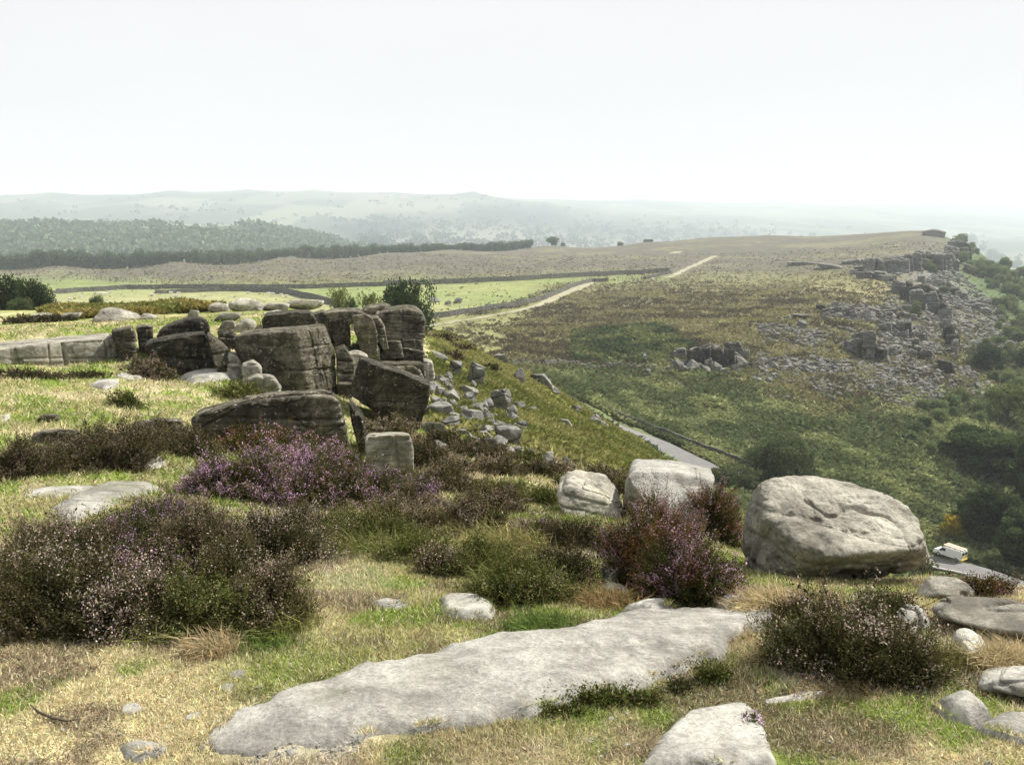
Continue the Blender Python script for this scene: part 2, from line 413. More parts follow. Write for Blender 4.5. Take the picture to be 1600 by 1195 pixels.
# far hills
hl = sstep(900, 1100, gr)
paint(hl, (0.115, 0.12, 0.08))
nzF = fbm2(GX / 260, GY / 520, 4, 61); nzG = fbm2(GX / 900, GY / 900, 4, 63)
fld = _hash(np.floor(GX.ravel() / 260 + 0.6 * nzF.ravel()).astype(np.int64), np.floor(GY.ravel() / 420 + 0.6 * nzG.ravel()).astype(np.int64), np.zeros(GX.size, np.int64), 5).reshape(GX.shape)
paint(hl * sstep(1900, 2100, gr) * (fld > 0.7) * 0.35, (0.19, 0.20, 0.13))
paint(hl * sstep(1900, 2100, gr) * (fld < 0.14) * 0.7, (0.04, 0.05, 0.04))
paint(hl * sstep(2300, 2700, gr) * sstep(0.1, 0.18, nzF + nzG), (0.055, 0.07, 0.04))
paint(zone([(640, 350), (800, 352), (960, 372), (1080, 372), (1040, 392), (560, 392)], 1900, 4500), (0.13, 0.135, 0.095))
paint(zone([(480, 348), (640, 340), (760, 328), (850, 322), (905, 345), (900, 358), (800, 352), (660, 352), (640, 372), (560, 376)], 2400, 6000), (0.014, 0.018, 0.016))
paint(zone([(860, 352), (930, 348), (1030, 358), (1180, 362), (1180, 372), (980, 370), (860, 366)], 2000, 5500), (0.016, 0.020, 0.017))
paint(zone([(-200, 348), (440, 350), (560, 376), (600, 392), (-200, 420)], 900, 2200), (0.06, 0.085, 0.045))
nv = GX.size; nr_, nt_ = GX.shape
ii, jj = np.meshgrid(np.arange(nr_ - 1), np.arange(nt_ - 1), indexing='ij')
q = np.stack([ii * nt_ + jj, ii * nt_ + jj + 1, (ii + 1) * nt_ + jj + 1, (ii + 1) * nt_ + jj], -1).reshape(-1, 4)
paint(farf * sstep(380, 480, gr) * sstep(0.05, 0.3, fbm2(GX / 14, GY / 5, 4, 91)) * 0.35 * (1 - hl), (0.06, 0.058, 0.045))
m, nt, b = new_mat('ground_cover')
ca = N(nt, 'ShaderNodeAttribute', attribute_name='tint')
geo = nt.nodes.new('ShaderNodeNewGeometry')
pos = geo.outputs['Position']
n1 = noise_node(nt, pos, 9.0, 8, 0.7)
n2 = noise_node(nt, pos, 0.9, 8, 0.72)
n3 = noise_node(nt, pos, 0.14, 6, 0.7)
c1 = mixc(nt, 1.0, ca.outputs['Color'], ramp(nt, n1, [(0.3, 0.55), (0.7, 1.5)]), 'MULTIPLY')
c2 = mixc(nt, 1.0, c1, ramp(nt, n2, [(0.3, 0.62), (0.7, 1.4)]), 'MULTIPLY')
c3 = mixc(nt, 1.0, c2, ramp(nt, n3, [(0.3, 0.75), (0.7, 1.25)]), 'MULTIPLY')
nt.links.new(c3, b.inputs['Base Color'])
b.inputs['Specular IOR Level'].default_value = 0.05
nb_ = bump(nt, b, noise_node(nt, pos, 22.0, 6, 0.7), 0.7, 0.02)
nb2 = bump(nt, b, n2, 0.6, 0.35, nb_)
terrain = link('ground', make_mesh('ground', np.stack([GX, GY, GZ], -1).reshape(-1, 3), 4, q, True, {'tint': C.reshape(-1, 3)}), m, kind='structure')
# ---------------------------------------------------------------- gritstone
def rock_mat(name, lo, mid, hi, lichen=0.25, strata=0.5, scl=1.0, bumpd=0.04, crack=0.75, stain=0.56):
    m, nt, b = new_mat(name)
    geo = nt.nodes.new('ShaderNodeNewGeometry'); pos = geo.outputs['Position']
    oi = nt.nodes.new('ShaderNodeObjectInfo')
    mp = N(nt, 'ShaderNodeMapping'); mp.inputs['Scale'].default_value = (0.7, 0.7, 7.0); mp.inputs['Rotation'].default_value = (0.12, 0.06, 0)
    nt.links.new(pos, mp.inputs['Vector'])
    big = noise_node(nt, pos, 1.1 * scl, 7, 0.62, 0.4)
    mid_n = noise_node(nt, pos, 5.5 * scl, 8, 0.68, 0.2)
    fine = noise_node(nt, pos, 60 * scl, 5, 0.75)
    st = noise_node(nt, mp.outputs['Vector'], 1.6 * scl, 6, 0.6, 0.6)
    f = mixc(nt, 0.5, big, mid_n)
    f = mixc(nt, strata * 0.45, f, st)
    c = ramp(nt, f, [(0.36, lo), (0.49, mid), (0.62, hi)])
    c = mixc(nt, 1.0, c, ramp(nt, fine, [(0.3, 0.6), (0.5, 1.0), (0.72, 1.35)]), 'MULTIPLY')
    c = mixc(nt, 1.0, c, ramp(nt, oi.outputs['Random'], [(0, 0.8), (1, 1.18)]), 'MULTIPLY')
    # pale lichen discs and dark algae stains
    li = noise_node(nt, pos, 13 * scl, 5, 0.6, 1.2)
    lm = ramp(nt, li, [(0.60, 0.0), (0.66, lichen)])
    c = mixc(nt, lm, c, (0.42, 0.42, 0.36))
    al = noise_node(nt, pos, 2.4 * scl, 6, 0.7, 0.8)
    c = mixc(nt, ramp(nt, al, [(stain, 0.0), (stain + 0.13, 0.8)]), c, tuple(x * 0.35 for x in mid))
    gm = noise_node(nt, pos, 0.8 * scl, 4, 0.6)
    c = mixc(nt, ramp(nt, gm, [(0.55, 0.0), (0.75, 0.45)]), c, (mid[0] * 0.85, mid[1] * 0.95, mid[2] * 0.5))
    wv = nt.nodes.new('ShaderNodeTexNoise'); wv.inputs['Scale'].default_value = 1.7 * scl; wv.inputs['Detail'].default_value = 4
    nt.links.new(pos, wv.inputs['Vector'])
    mp2 = N(nt, 'ShaderNodeMapping'); mp2.inputs['Scale'].default_value = (1, 1, 2.2); mp2.inputs['Rotation'].default_value = (0.1, 0.15, 0.4)
    nt.links.new(mixc(nt, 0.35, pos, wv.outputs['Color'], 'ADD'), mp2.inputs['Vector'])
    vo = N(nt, 'ShaderNodeTexVoronoi', feature='DISTANCE_TO_EDGE', Scale=1.1 * scl)
    nt.links.new(mp2.outputs['Vector'], vo.inputs['Vector'])
    ck = ramp(nt, vo.outputs['Distance'], [(0.0, 0.0), (0.025 if crack else 0.002, 1.0)])
    if crack: c = mixc(nt, 1.0, c, ramp(nt, vo.outputs['Distance'], [(0.0, 1 - crack), (0.012, 1.0)]), 'MULTIPLY')
    nt.links.new(c, b.inputs['Base Color'])
    b.inputs['Specular IOR Level'].default_value = 0.15
    n00 = bump(nt, b, ck, 0.8 if crack else 0.0, 0.03 / scl)
    n0 = bump(nt, b, fine, 0.5, 0.006 / scl, n00)
    n1 = bump(nt, b, mid_n, 0.6, bumpd, n0)
    bump(nt, b, st, 0.6 * strata, bumpd * 1.5, n1)
    return m
M_PALE = rock_mat('gritstone_pale', (0.10, 0.097, 0.085), (0.29, 0.28, 0.25), (0.50, 0.49, 0.445), 0.35, 0.3, 1.0, 0.05, 0.0, 0.54)
M_BOULD = rock_mat('gritstone_boulder', (0.085, 0.08, 0.068), (0.25, 0.235, 0.195), (0.44, 0.415, 0.35), 0.4, 0.35, 1.0, 0.05, 0.0, 0.49)
M_CRAG = rock_mat('gritstone_crag', (0.018, 0.016, 0.012), (0.064, 0.057, 0.041), (0.22, 0.20, 0.15), 0.7, 0.45, 0.8, 0.12)
M_DARK = rock_mat('gritstone_blackened', (0.010, 0.009, 0.007), (0.034, 0.030, 0.022), (0.12, 0.108, 0.082), 0.6, 0.45, 0.8, 0.12)
M_MID = rock_mat('gritstone_scree', (0.07, 0.07, 0.066), (0.145, 0.142, 0.13), (0.27, 0.262, 0.24), 0.3, 0.5, 0.35, 0.12)

M_SCREE = rock_mat('gritstone_rubble', (0.06, 0.06, 0.056), (0.115, 0.112, 0.102), (0.20, 0.195, 0.18), 0.25, 0.5, 0.35, 0.12)
M_MIDCRAG = rock_mat('gritstone_far_crag', (0.05, 0.05, 0.046), (0.135, 0.13, 0.115), (0.24, 0.235, 0.21), 0.4, 1.0, 0.13, 0.3)

_cs = {}
AUTO = 'auto'
def cubesphere(n):
    if n in _cs: return _cs[n]
    g = np.tan(np.linspace(-1, 1, n + 1) * math.pi / 4)
    a, b = np.meshgrid(g, g, indexing='ij'); o = np.ones_like(a)
    V, Q, off = [], [], 0
    for f in ((o, a, b), (-o, b, a), (b, o, a), (a, -o, b), (a, b, o), (b, a, -o)):
        V.append(np.stack(f, -1).reshape(-1, 3))
        i, j = np.meshgrid(np.arange(n), np.arange(n), indexing='ij')
        Q.append((np.stack([i * (n + 1) + j, (i + 1) * (n + 1) + j, (i + 1) * (n + 1) + j + 1, i * (n + 1) + j + 1], -1).reshape(-1, 4)) + off)
        off += (n + 1) ** 2
    V = np.concatenate(V); Q = np.concatenate(Q)
    key = np.round(V / np.abs(V).max(1, keepdims=True) * 1e5).astype(np.int64)
    _, first, inv = np.unique(key, axis=0, return_index=True, return_inverse=True)
    V = V[first]; Q = inv.ravel()[Q]
    V = V / np.linalg.norm(V, axis=1, keepdims=True)
    _cs[n] = (V, Q)
    return _cs[n]

def star_rock(planes, n=36, p=18, amp=0.03, scale=0.5, strata=0.0, sgap=0.25, seed=0, world_off=(0, 0, 0), cracks=0.0, joint=0.0, cell=(0.8, 0.8, 0.4)):
    """closed lump bounded by planes (normal, distance) around the origin, edges rounded, surface weathered"""
    D, Q = cubesphere(n)
    s = np.zeros(len(D))
    for nn, d in planes:
        nn = np.asarray(nn, float); L = np.linalg.norm(nn)
        s += np.maximum(D @ (nn / L) / max(d, 1e-3), 0) ** p
    r = s ** (-1.0 / p)
    P = D * r[:, None]
    W = P + np.asarray(world_off)
    h = amp * fbm(W / scale, 5, seed) + amp * 0.6 * (np.abs(fbm(W / (scale * 0.45), 4, seed + 9)) - 0.3) + (amp * 0.25 * fbm(W / (scale * 0.16), 4, seed + 12) if n > 30 else 0)
    if strata:
        zz = W[:, 2] + 0.12 * W[:, 0] + sgap * 0.5 * fbm(W / (sgap * 5), 3, seed + 4)
        ph = (zz / sgap) % 1.0
        lay = _hash(np.floor(zz / sgap).astype(np.int64), np.zeros(len(zz), np.int64), np.zeros(len(zz), np.int64), seed + 3) - 0.5
        horiz = 1 - np.abs(D[:, 2]) ** 2
        h += strata * horiz * (lay * 0.9 - 1.1 * np.exp(-(np.minimum(ph, 1 - ph) / 0.09) ** 2))
    if joint:
        wr_ = 0.22 * fbm(W / (cell[0] * 2.5), 2, seed + 31)
        th_ = 0.35 + seed % 5 * 0.12
        jx = W[:, 0] * math.cos(th_) + W[:, 1] * math.sin(th_); jy = -W[:, 0] * math.sin(th_) + W[:, 1] * math.cos(th_)
        a_ = jx / cell[0] + wr_; b_ = jy / cell[1] + wr_; c_ = (W[:, 2] + 0.1 * jx) / cell[2] + wr_ * 1.3
        h += joint * 2 * (_hash(np.floor(a_).astype(np.int64), np.floor(b_).astype(np.int64), np.floor(c_).astype(np.int64), seed + 2) - 0.62)
        for q_ in (a_, c_):
            f_ = q_ % 1.0; h -= joint * 1.2 * np.exp(-(np.minimum(f_, 1 - f_) / 0.05) ** 2)
    if cracks:
        k = np.abs(fbm(np.stack([W[:, 0] / scale / 1.6, W[:, 1] / scale / 1.6, W[:, 2] / scale / 6], 1), 3, seed + 14))
        h -= cracks * np.exp(-(k / 0.035) ** 2)
    return P + D * h[:, None], Q

def block(name, outline, y=None, thick=1.5, faces=((0, 0),), rise=0.05, mat=None, n=40, p=24, amp=0.04, scale=0.6, strata=0.02, sgap=0.3,
          seed=1, label=None, cat='rock', group=None, extra=(), cracks=0.03, ymin=1.5, lump=False, taper=0.0, sink=0.0, ycap=9000, back=0.0, joint=0.0, cell=(0.8, 0.8, 0.4)):
    """a rock whose front shows the given outline (photograph pixels) at distance y and runs back by thick metres"""
    if y is None:
        uc = sum(q[0] for q in outline) / len(outline); vb = max(q[1] for q in outline)
        y = hit(uc, vb, ymin).y - thick * back
    P = [at(u, v, y) for u, v in outline]
    area = 0; cx = cz = 0
    for a, b_ in zip(P, P[1:] + P[:1]):
        cr = a.x * b_.z - b_.x * a.z; area += cr; cx += (a.x + b_.x) * cr; cz += (a.z + b_.z) * cr
    c0 = Vector((cx / (3 * area), y, cz / (3 * area)))
    if sink:
        lowz = min(q.z for q in P); P = [Vector((q.x, q.y, q.z - sink)) if q.z < lowz + 0.35 * (c0.z - lowz) else q for q in P]
    az = math.atan2(c0.x, c0.y)
    e = Vector((math.sin(az), math.cos(az), 0))
    if rise is not AUTO: e.z = rise
    if rise is AUTO: rise = 0.05 + max(q.z / q.y for q in P); e = Vector((math.sin(az), math.cos(az), rise))
    cen = c0 + Vector((e.x, e.y, 0)) * (thick / 2 if not lump else 0) + Vector((0, 0, rise * thick / 2 if not lump else 0))
    planes = []
    for a, b_ in zip(P, P[1:] + P[:1]):
        ed = b_ - a
        if ed.length < 1e-5: continue
        nn = ed.cross(e); nn.normalize()
        if nn.dot(a - c0) < 0: nn = -nn
        if lump:
            for k in (-lump, lump):
                n2 = (nn + Vector((e.x, e.y, 0)) * k).normalized()
                planes.append((n2, max((a - c0).dot(nn) * (0.93 + 0.07 / math.sqrt(1 + lump * lump)), 0.02)))
        else:
            n2 = (nn + Vector((e.x, e.y, 0)) * taper).normalized()
            planes.append((n2, max(n2.dot(a - cen), 0.02)))
    for f_ in faces:
        yaw, lean = f_[0], f_[1]
        yw = az * -1 + R(yaw)
        nf = Vector((math.sin(yw) * math.cos(R(lean)), -math.cos(yw) * math.cos(R(lean)), math.sin(R(lean))))
        pv = at(*f_[2], y) if len(f_) > 2 else c0
        if lump: planes.append((nf, thick / 2))
        else: planes.append((nf, max(nf.dot(pv - cen), 0.05)))
    planes.append((e * 1.0 if not lump else Vector((e.x, e.y, 0)), thick / 2))
    for nn, d in extra: planes.append((Vector(nn).normalized(), d))
    V, Q = star_rock([(tuple(a), b_) for a, b_ in planes], n, p, amp, scale, strata, sgap, seed, tuple(cen), cracks, joint, cell)
    me = make_mesh(name, V, 4, Q, True)
    return link(name, me, mat or M_CRAG, label=label, cat=cat, group=group, loc=cen)

# generic loose boulders: a set of shapes that copies share
def boulder_mesh(k, n=16, p=14, flat=0.6, angular=True):
    rg = np.random.default_rng(500 + k)
    pl = [((1, .1 * rg.normal(), 0), .5), ((-1, .1 * rg.normal(), 0), .5), ((.1 * rg.normal(), 1, 0), .38), ((0, -1, .2 * rg.normal()), .38), ((.15 * rg.normal(), .15 * rg.normal(), 1), .5 * flat), ((0, 0, -1), .5 * flat)]
    for i in range(7 if angular else 16):
        v = rg.normal(size=3); v /= np.linalg.norm(v)
        pl.append((v, rg.uniform(.34, .46) * (1 if abs(v[2]) < .6 else flat + .1)))
    V, Q = star_rock(pl, n, p, 0.03, 0.35, 0, 0.2, k, (k * 3.1, 0, 0), 0.02)
    return make_mesh('boulder', V, 4, Q, not angular)
BOULDERS = []
for k in range(12):
    me = boulder_mesh(k, 14, 26, (0.55, 0.75, 0.95, 1.3)[k % 4]); me.materials.append(M_MID); BOULDERS.append(me)
ROUND = []
for k in range(4):
    me = boulder_mesh(40 + k, 22, 10, 0.6, False); me.materials.append(M_BOULD); ROUND.append(me)

def boulder_at(u, v, w, h, label, group=None, name='boulder', k=None, mat=None, ymin=9, rot=None, tilt=0.15, meshes=None, dpt=0.8, cat='boulder', ylim=None):
    """loose boulder standing where the sight line of (u, v) meets the ground; w, h in photograph pixels"""
    p = hit(u, v, ymin)
    if p is None: return None
    if ylim and p.y > ylim: return None
    meshes = meshes or BOULDERS
    me = meshes[RNG.integers(len(meshes)) if k is None else k % len(meshes)]
    if mat is not None and me.materials[0] != mat:
        key = (me.name, mat.name)
        if key not in _mcopy: m2 = me.copy(); m2.materials.clear(); m2.materials.append(mat); _mcopy[key] = m2
        me = _mcopy[key]
    d = p.y * CP - p.z * SP
    W, H = w * d / FPX, h * d / FPX
    o = link(name, me, label=label, cat=cat, group=group)
    co = _bb.setdefault(me.name, np.array([x[:] for x in o.bound_box]))
    ext = co.max(0) - co.min(0)
    dz = H * 1.35 / ext[2]
    o.scale = (W / ext[0], W * dpt / ext[1], dz)
    o.location = (p.x, p.y + W * 0.2, p.z + H * 1.35 * 0.5 - H * 0.24)
    ROCKS.append((p.x, p.y + W * 0.2, W * 0.55))
    o.rotation_euler = (RNG.normal() * tilt, RNG.normal() * tilt, RNG.uniform(0, 0.7) * RNG.choice([-1, 1]) if rot is None else rot)
    return o
_mcopy, _bb, ROCKS = {}, {}, []

# slabs of bedrock lying almost flush with the turf
def poly_sd(px, py, poly):
    d = np.full(px.shape, 1e9); n = len(poly)
    for i in range(n):
        ax, ay = poly[i]; bx, by = poly[(i + 1) % n]
        ex, ey = bx - ax, by - ay; L = ex * ex + ey * ey + 1e-12
        t = np.clip(((px - ax) * ex + (py - ay) * ey) / L, 0, 1)
        d = np.minimum(d, np.hypot(px - ax - t * ex, py - ay - t * ey))
    return np.where(in_poly(px, py, poly), d, -d)
SLABS = []
def slab(name, outline, h=0.06, edge=0.12, res=0.02, amp=0.02, mat=None, label=None, group=None, seed=1, ymin=1.6, cat='rock', wob=0.03, dome=0.0):
    W = [hit(u, v, ymin) for u, v in outline]
    poly = [(q.x, q.y) for q in W]
    xs = [q[0] for q in poly]; ys = [q[1] for q in poly]
    pad = edge * 1.3 + 0.05
    nx = min(int((max(xs) - min(xs) + 2 * pad) / res) + 2, 700); ny = min(int((max(ys) - min(ys) + 2 * pad) / res) + 2, 700)
    X, Y = np.meshgrid(np.linspace(min(xs) - pad, max(xs) + pad, nx), np.linspace(min(ys) - pad, max(ys) + pad, ny), indexing='ij')
    sd = poly_sd(X, Y, poly) + wob * fbm2(X / 0.22, Y / 0.22, 4, seed)
    SLABS.append(poly)
    prof = np.where(sd > 0, 1 - (1 - np.clip(sd / edge, 0, 1)) ** 2, sd / edge * 3.0)
    z = base_h(X, Y).reshape(X.shape) + 0.035 * 0.3 * fbm2(X / 0.9, Y / 0.9, 3, 3)
    mx = max(sd.max(), 1e-3)
    z = z + h * prof + dome * np.clip(sd / mx, 0, 1) ** 0.7
    z = z + amp * fbm2(X / 0.45, Y / 0.45, 5, seed + 3) * (sd > -edge) + amp * 1.3 * fbm2(X / 1.3 + 0.5 * Y, Y / 0.5, 3, seed + 8)
    gu = ground(X.ravel(), Y.ravel()).reshape(X.shape)
    z = np.where(sd > 0.02, np.maximum(z, gu + 0.012), z)
    keep = sd > -edge * 1.1
    i, j = np.meshgrid(np.arange(nx - 1), np.arange(ny - 1), indexing='ij')
    Q = np.stack([i * ny + j, (i + 1) * ny + j, (i + 1) * ny + j + 1, i * ny + j + 1], -1).reshape(-1, 4)
    kk = keep.ravel()[Q].all(1); Q = Q[kk]
    used = np.unique(Q); remap = np.full(nx * ny, -1); remap[used] = np.arange(len(used)); Q = remap[Q]
    V = np.stack([X, Y, z], -1).reshape(-1, 3)[used]
    # close the underside so that the slab is solid stone
    e2 = np.concatenate([Q[:, [0, 1]], Q[:, [1, 2]], Q[:, [2, 3]], Q[:, [3, 0]]])
    key = np.sort(e2, 1); _, inv, cnt = np.unique(key, axis=0, return_inverse=True, return_counts=True)
    be = e2[cnt[inv.ravel()] == 1]
    bot = V.copy(); bot[:, 2] = V[:, 2].min() - 0.05
    nV = len(V)
    Qb = Q[:, ::-1] + nV
    Qs = np.stack([be[:, 1], be[:, 0], be[:, 0] + nV, be[:, 1] + nV], 1)
    me = make_mesh(name, np.concatenate([V, bot]), 4, np.concatenate([Q, Qb, Qs]), True)
    return link(name, me, mat or M_PALE, label=label, cat=cat, group=group)

slab('flat_rock', [(312, 1158), (372, 1118), (455, 1085), (520, 1052), (640, 1030), (740, 1005), (870, 996), (960, 972), (1060, 955), (1110, 955), (1150, 966), (1222, 968), (1190, 985), (1140, 1003), (1105, 1030), (1050, 1055), (985, 1078), (900, 1098), (830, 1118), (760, 1128), (640, 1150), (520, 1172), (400, 1186), (330, 1180)],
     0.03, 0.05, 0.014, 0.04, seed=3, dome=0.012, label='long pale grey bedrock slab stretching across the near turf', wob=0.09)
slab('flat_rock', [(1000, 1200), (1030, 1150), (1075, 1115), (1130, 1098), (1175, 1096), (1190, 1118), (1205, 1150), (1215, 1200)], 0.03, 0.045, 0.012, 0.025, seed=5, dome=0.005, label='pale bedrock slab at the very bottom, cut off by the picture edge')
slab('flat_rock', [(683, 945), (700, 939), (755, 942), (775, 955), (768, 968), (720, 968), (690, 962)], 0.05, 0.05, 0.01, 0.01, seed=6, label='small flat pale slab above a worn turf bank')
slab('flat_rock', [(582, 941), (605, 937), (638, 941), (636, 951), (600, 953)], 0.015, 0.04, 0.01, 0.008, seed=7, label='thin sliver of pale stone flush with worn turf')
slab('flat_rock', [(972, 962), (1005, 947), (1045, 941), (1048, 962), (1020, 968)], 0.05, 0.05, 0.01, 0.012, seed=8, label='flat pink-grey stone between the round stone and long slab')
slab('flat_rock', [(1112, 958), (1135, 942), (1160, 934), (1175, 948), (1165, 962), (1130, 966)], 0.09, 0.07, 0.01, 0.012, seed=9, label='flat grey stone half under a straw grass tuft')
slab('flat_rock', [(1185, 1090), (1240, 1082), (1300, 1078), (1298, 1088), (1250, 1096), (1195, 1102)], 0.02, 0.05, 0.012, 0.008, seed=10, label='thin pale stone strip in straw grass below the pale heather')
slab('flat_rock', [(1452, 1108), (1490, 1092), (1530, 1100), (1548, 1122), (1520, 1135), (1480, 1128)], 0.07, 0.07, 0.01, 0.012, seed=11, label='small pale stone with a pointed top in the straw grass')
slab('flat_rock', [(1520, 1140), (1560, 1122), (1620, 1124), (1640, 1170), (1590, 1165), (1545, 1152)], 0.05, 0.07, 0.01, 0.012, seed=12, label='pale flat stone beside the small pointed one, cut by the picture edge')
slab('flat_rock', [(190, 1168), (215, 1160), (262, 1163), (258, 1178), (222, 1190), (195, 1184)], 0.02, 0.04, 0.01, 0.008, seed=13, label='small cracked flat stone in grass left of the long slab')
slab('flat_rock', [(70, 800), (120, 775), (165, 758), (235, 756), (250, 764), (200, 780), (160, 800), (110, 822)], 0.03, 0.1, 0.02, 0.012, seed=14, label='flat grey slab behind the big pale pink heather')
slab('flat_rock', [(35, 768), (80, 761), (150, 760), (150, 768), (90, 778), (40, 778)], 0.02, 0.08, 0.02, 0.01, seed=15, label='long thin flat slab in straw turf')
slab('flat_rock', [(195, 726), (215, 716), (250, 717), (262, 728), (230, 734)], 0.12, 0.12, 0.02, 0.012, seed=16, label='small pale oval stone between dark and purple heather')
slab('flat_rock', [(0, 650), (18, 645), (20, 655), (0, 660)], 0.1, 0.15, 0.03, 0.015, seed=17, label='pale stone cut off by the left picture edge')
slab('flat_rock', [(138, 603), (150, 594), (188, 592), (185, 606), (160, 610)], 0.1, 0.2, 0.04, 0.02, seed=18, label='low pale slab beside the small dark round shrub')
slab('flat_rock', [(175, 588), (215, 580), (235, 585), (240, 592), (200, 594)], 0.1, 0.2, 0.04, 0.02, seed=19, label='flat pale slab in front of the grey shrub on the ledge')
slab('flat_rock', [(278, 592), (310, 585), (400, 588), (440, 592), (438, 600), (300, 600)], 0.15, 0.25, 0.04, 0.02, seed=20, label='long pale flat slab at the foot of the dark blocks')

# boulders near the viewer
block('boulder', [(1146, 872), (1148, 830), (1160, 792), (1190, 765), (1235, 752), (1330, 755), (1400, 768), (1430, 782), (1437, 800), (1457, 826), (1462, 858), (1445, 888), (1400, 900), (1300, 912), (1215, 914), (1160, 905)],
      y=5.35, thick=1.1, faces=((0, -10), (-38, -4), (40, -6), (0, 55)), rise=0.0, mat=M_BOULD, n=150, p=20, amp=0.05, scale=0.34, strata=0.012, sgap=0.17, seed=22, lump=0.3,
      extra=(((0.15, -0.72, -0.75), 0.29), ((0.05, -0.42, 1), 0.27), ((0, 0, -1), 0.34)), label='big rounded grey boulder perched on the edge, undercut below', cat='boulder', cracks=0.03)
block('boulder', [(966, 830), (970, 785), (978, 752), (988, 745), (1050, 745), (1085, 752), (1118, 758), (1112, 800), (1090, 850), (1000, 850)],
      y=7.6, thick=1.0, faces=((-60, -20, (1006, 785)), (22, 44, (1006, 785))), rise=-0.12, mat=M_PALE, n=100, p=60, amp=0.025, scale=0.5, strata=0.008, seed=24, label='pale wedge shaped boulder with black left side, behind purple heather', cat='boulder', cracks=0.0)
block('boulder', [(868, 792), (884, 774), (912, 767), (935, 769), (948, 783), (970, 787), (970, 840), (935, 845), (895, 830)],
      y=7.7, thick=0.9, faces=((-10, 40),), rise=0.0, mat=M_BOULD, n=56, p=18, amp=0.05, scale=0.3, strata=0.03, sgap=0.1, seed=27, label='low cracked boulder left of the pale wedge boulder', cat='boulder')
block('boulder', [(925, 940), (930, 920), (950, 910), (972, 912), (990, 924), (998, 944), (985, 955), (940, 955)],
      y=4.25, thick=0.3, faces=((0, 20),), mat=M_PALE, n=40, p=7, amp=0.012, scale=0.2, strata=0, seed=28, lump=0.5, label='smooth round pale stone in front of the purple heather', cat='boulder', cracks=0.008)
block('boulder', [(938, 905), (945, 890), (960, 888), (968, 900), (966, 912), (945, 912)],
      y=4.4, thick=0.25, faces=((0, 20),), mat=M_PALE, n=24, p=8, amp=0.012, scale=0.2, strata=0, seed=29, lump=0.5, label='small grey stone peeping out left of the purple heather', cat='boulder', cracks=0.0)
block('boulder', [(1425, 930), (1440, 908), (1470, 899), (1500, 902), (1532, 922), (1530, 940), (1430, 945)],
      y=4.5, rise=-0.25, thick=0.5, faces=((0, 30),), mat=M_BOULD, n=44, p=8, amp=0.02, scale=0.3, strata=0.006, seed=30, lump=0.5, label='low rounded boulder just right of the big perched boulder', cat='boulder')
block('boulder', [(1440, 965), (1450, 942), (1480, 932), (1540, 935), (1600, 934), (1660, 936), (1670, 995), (1600, 998), (1500, 985)],
      y=3.5, rise=-0.25, thick=0.6, faces=((0, 25), (10, -5)), mat=M_BOULD, n=64, p=12, amp=0.025, scale=0.4, strata=0.012, sgap=0.1, seed=31, lump=0.25, label='broad dark lichened boulder cut off by the right picture edge', cat='boulder')
block('boulder', [(1482, 1015), (1490, 985), (1515, 979), (1538, 992), (1550, 1025), (1545, 1042), (1490, 1040)],
      y=3.1, rise=-0.3, thick=0.28, faces=((0, 25),), mat=M_PALE, n=40, p=9, amp=0.012, scale=0.2, strata=0, seed=32, lump=0.4, label='pale rounded stone right of the pale flowered heather', cat='boulder', cracks=0.01)
block('boulder', [(1505, 1070), (1530, 1045), (1570, 1038), (1650, 1040), (1660, 1095), (1600, 1092), (1530, 1085)],
      y=2.85, rise=-0.35, thick=0.4, faces=((0, 35),), mat=M_PALE, n=48, p=14, amp=0.012, scale=0.3, strata=0.01, sgap=0.07, seed=33, lump=0.2, label='flat topped pale boulder with ribbed edge by the straw tuft', cat='boulder')
block('boulder', [(1395, 975), (1405, 950), (1440, 945), (1455, 965), (1445, 1000), (1400, 1000)], y=3.5, thick=0.3, faces=((0, 25),), mat=M_PALE, n=30, p=9, amp=0.012, scale=0.2, strata=0, seed=34, lump=0.4, label='pale stone seen through the twigs of the pale flowered heather', cat='boulder')

# the crag: every block of it
CG = 'blocks of the crag'
def cb(outline, y, thick, label, faces=((0, 0),), mat=None, **k):
    k.setdefault('joint', 0.03); k.setdefault('cell', (1.1, 0.9, 0.55)); k.setdefault('rise', AUTO); k['n'] = int(k.get('n', 44) * 1.6); k.setdefault('amp', 0.035); k.setdefault('scale', 0.5); k.setdefault('strata', 0.03); k.setdefault('p', 60)
    k.setdefault('sink', 0.4)
    yh = hit(sum(q[0] for q in outline) / len(outline), max(q[1] for q in outline) - 3, 3.0).y
    if yh < y: print('moved', label[:40], y, round(yh, 1)); y = max(yh, y * 0.78)
    return block('crag_block', outline, y, thick, faces, mat=mat or M_CRAG, label=label, group=CG, cat='rock', seed=len(bpy.data.objects) + 5, **k)
cb([(-60, 545), (0, 541), (60, 533), (120, 526), (176, 519), (188, 530), (190, 566), (150, 572), (60, 568), (-60, 566)], 21, 3.5, 'long low pale grey rock wall along the back of the turf ledge', ((14, 2),), M_BOULD, n=70, sgap=0.5, strata=0.02, cracks=0.08, p=34)
cb([(174, 519), (205, 516), (214, 530), (210, 560), (186, 560)], 21.8, 2, 'small dark block joined to the end of the long low rock wall')
cb([(172, 517), (206, 511), (213, 522), (211, 530), (186, 527)], 21.5, 1.5, 'rounded cap stone on the end of the long low rock wall', p=10)
cb([(224, 542), (232, 534), (262, 527), (296, 524), (320, 520), (334, 548), (345, 588), (300, 590), (262, 588), (235, 566)], 21.5, 2.6, 'broad blackened block behind the grey shrub', ((-12, -4),), M_DARK, n=60)
cb([(318, 522), (334, 524), (352, 545), (378, 566), (381, 590), (345, 592), (332, 560)], 21.2, 2.2, 'sloping dark block leaning on the broad blackened one', ((25, 18),), n=50)
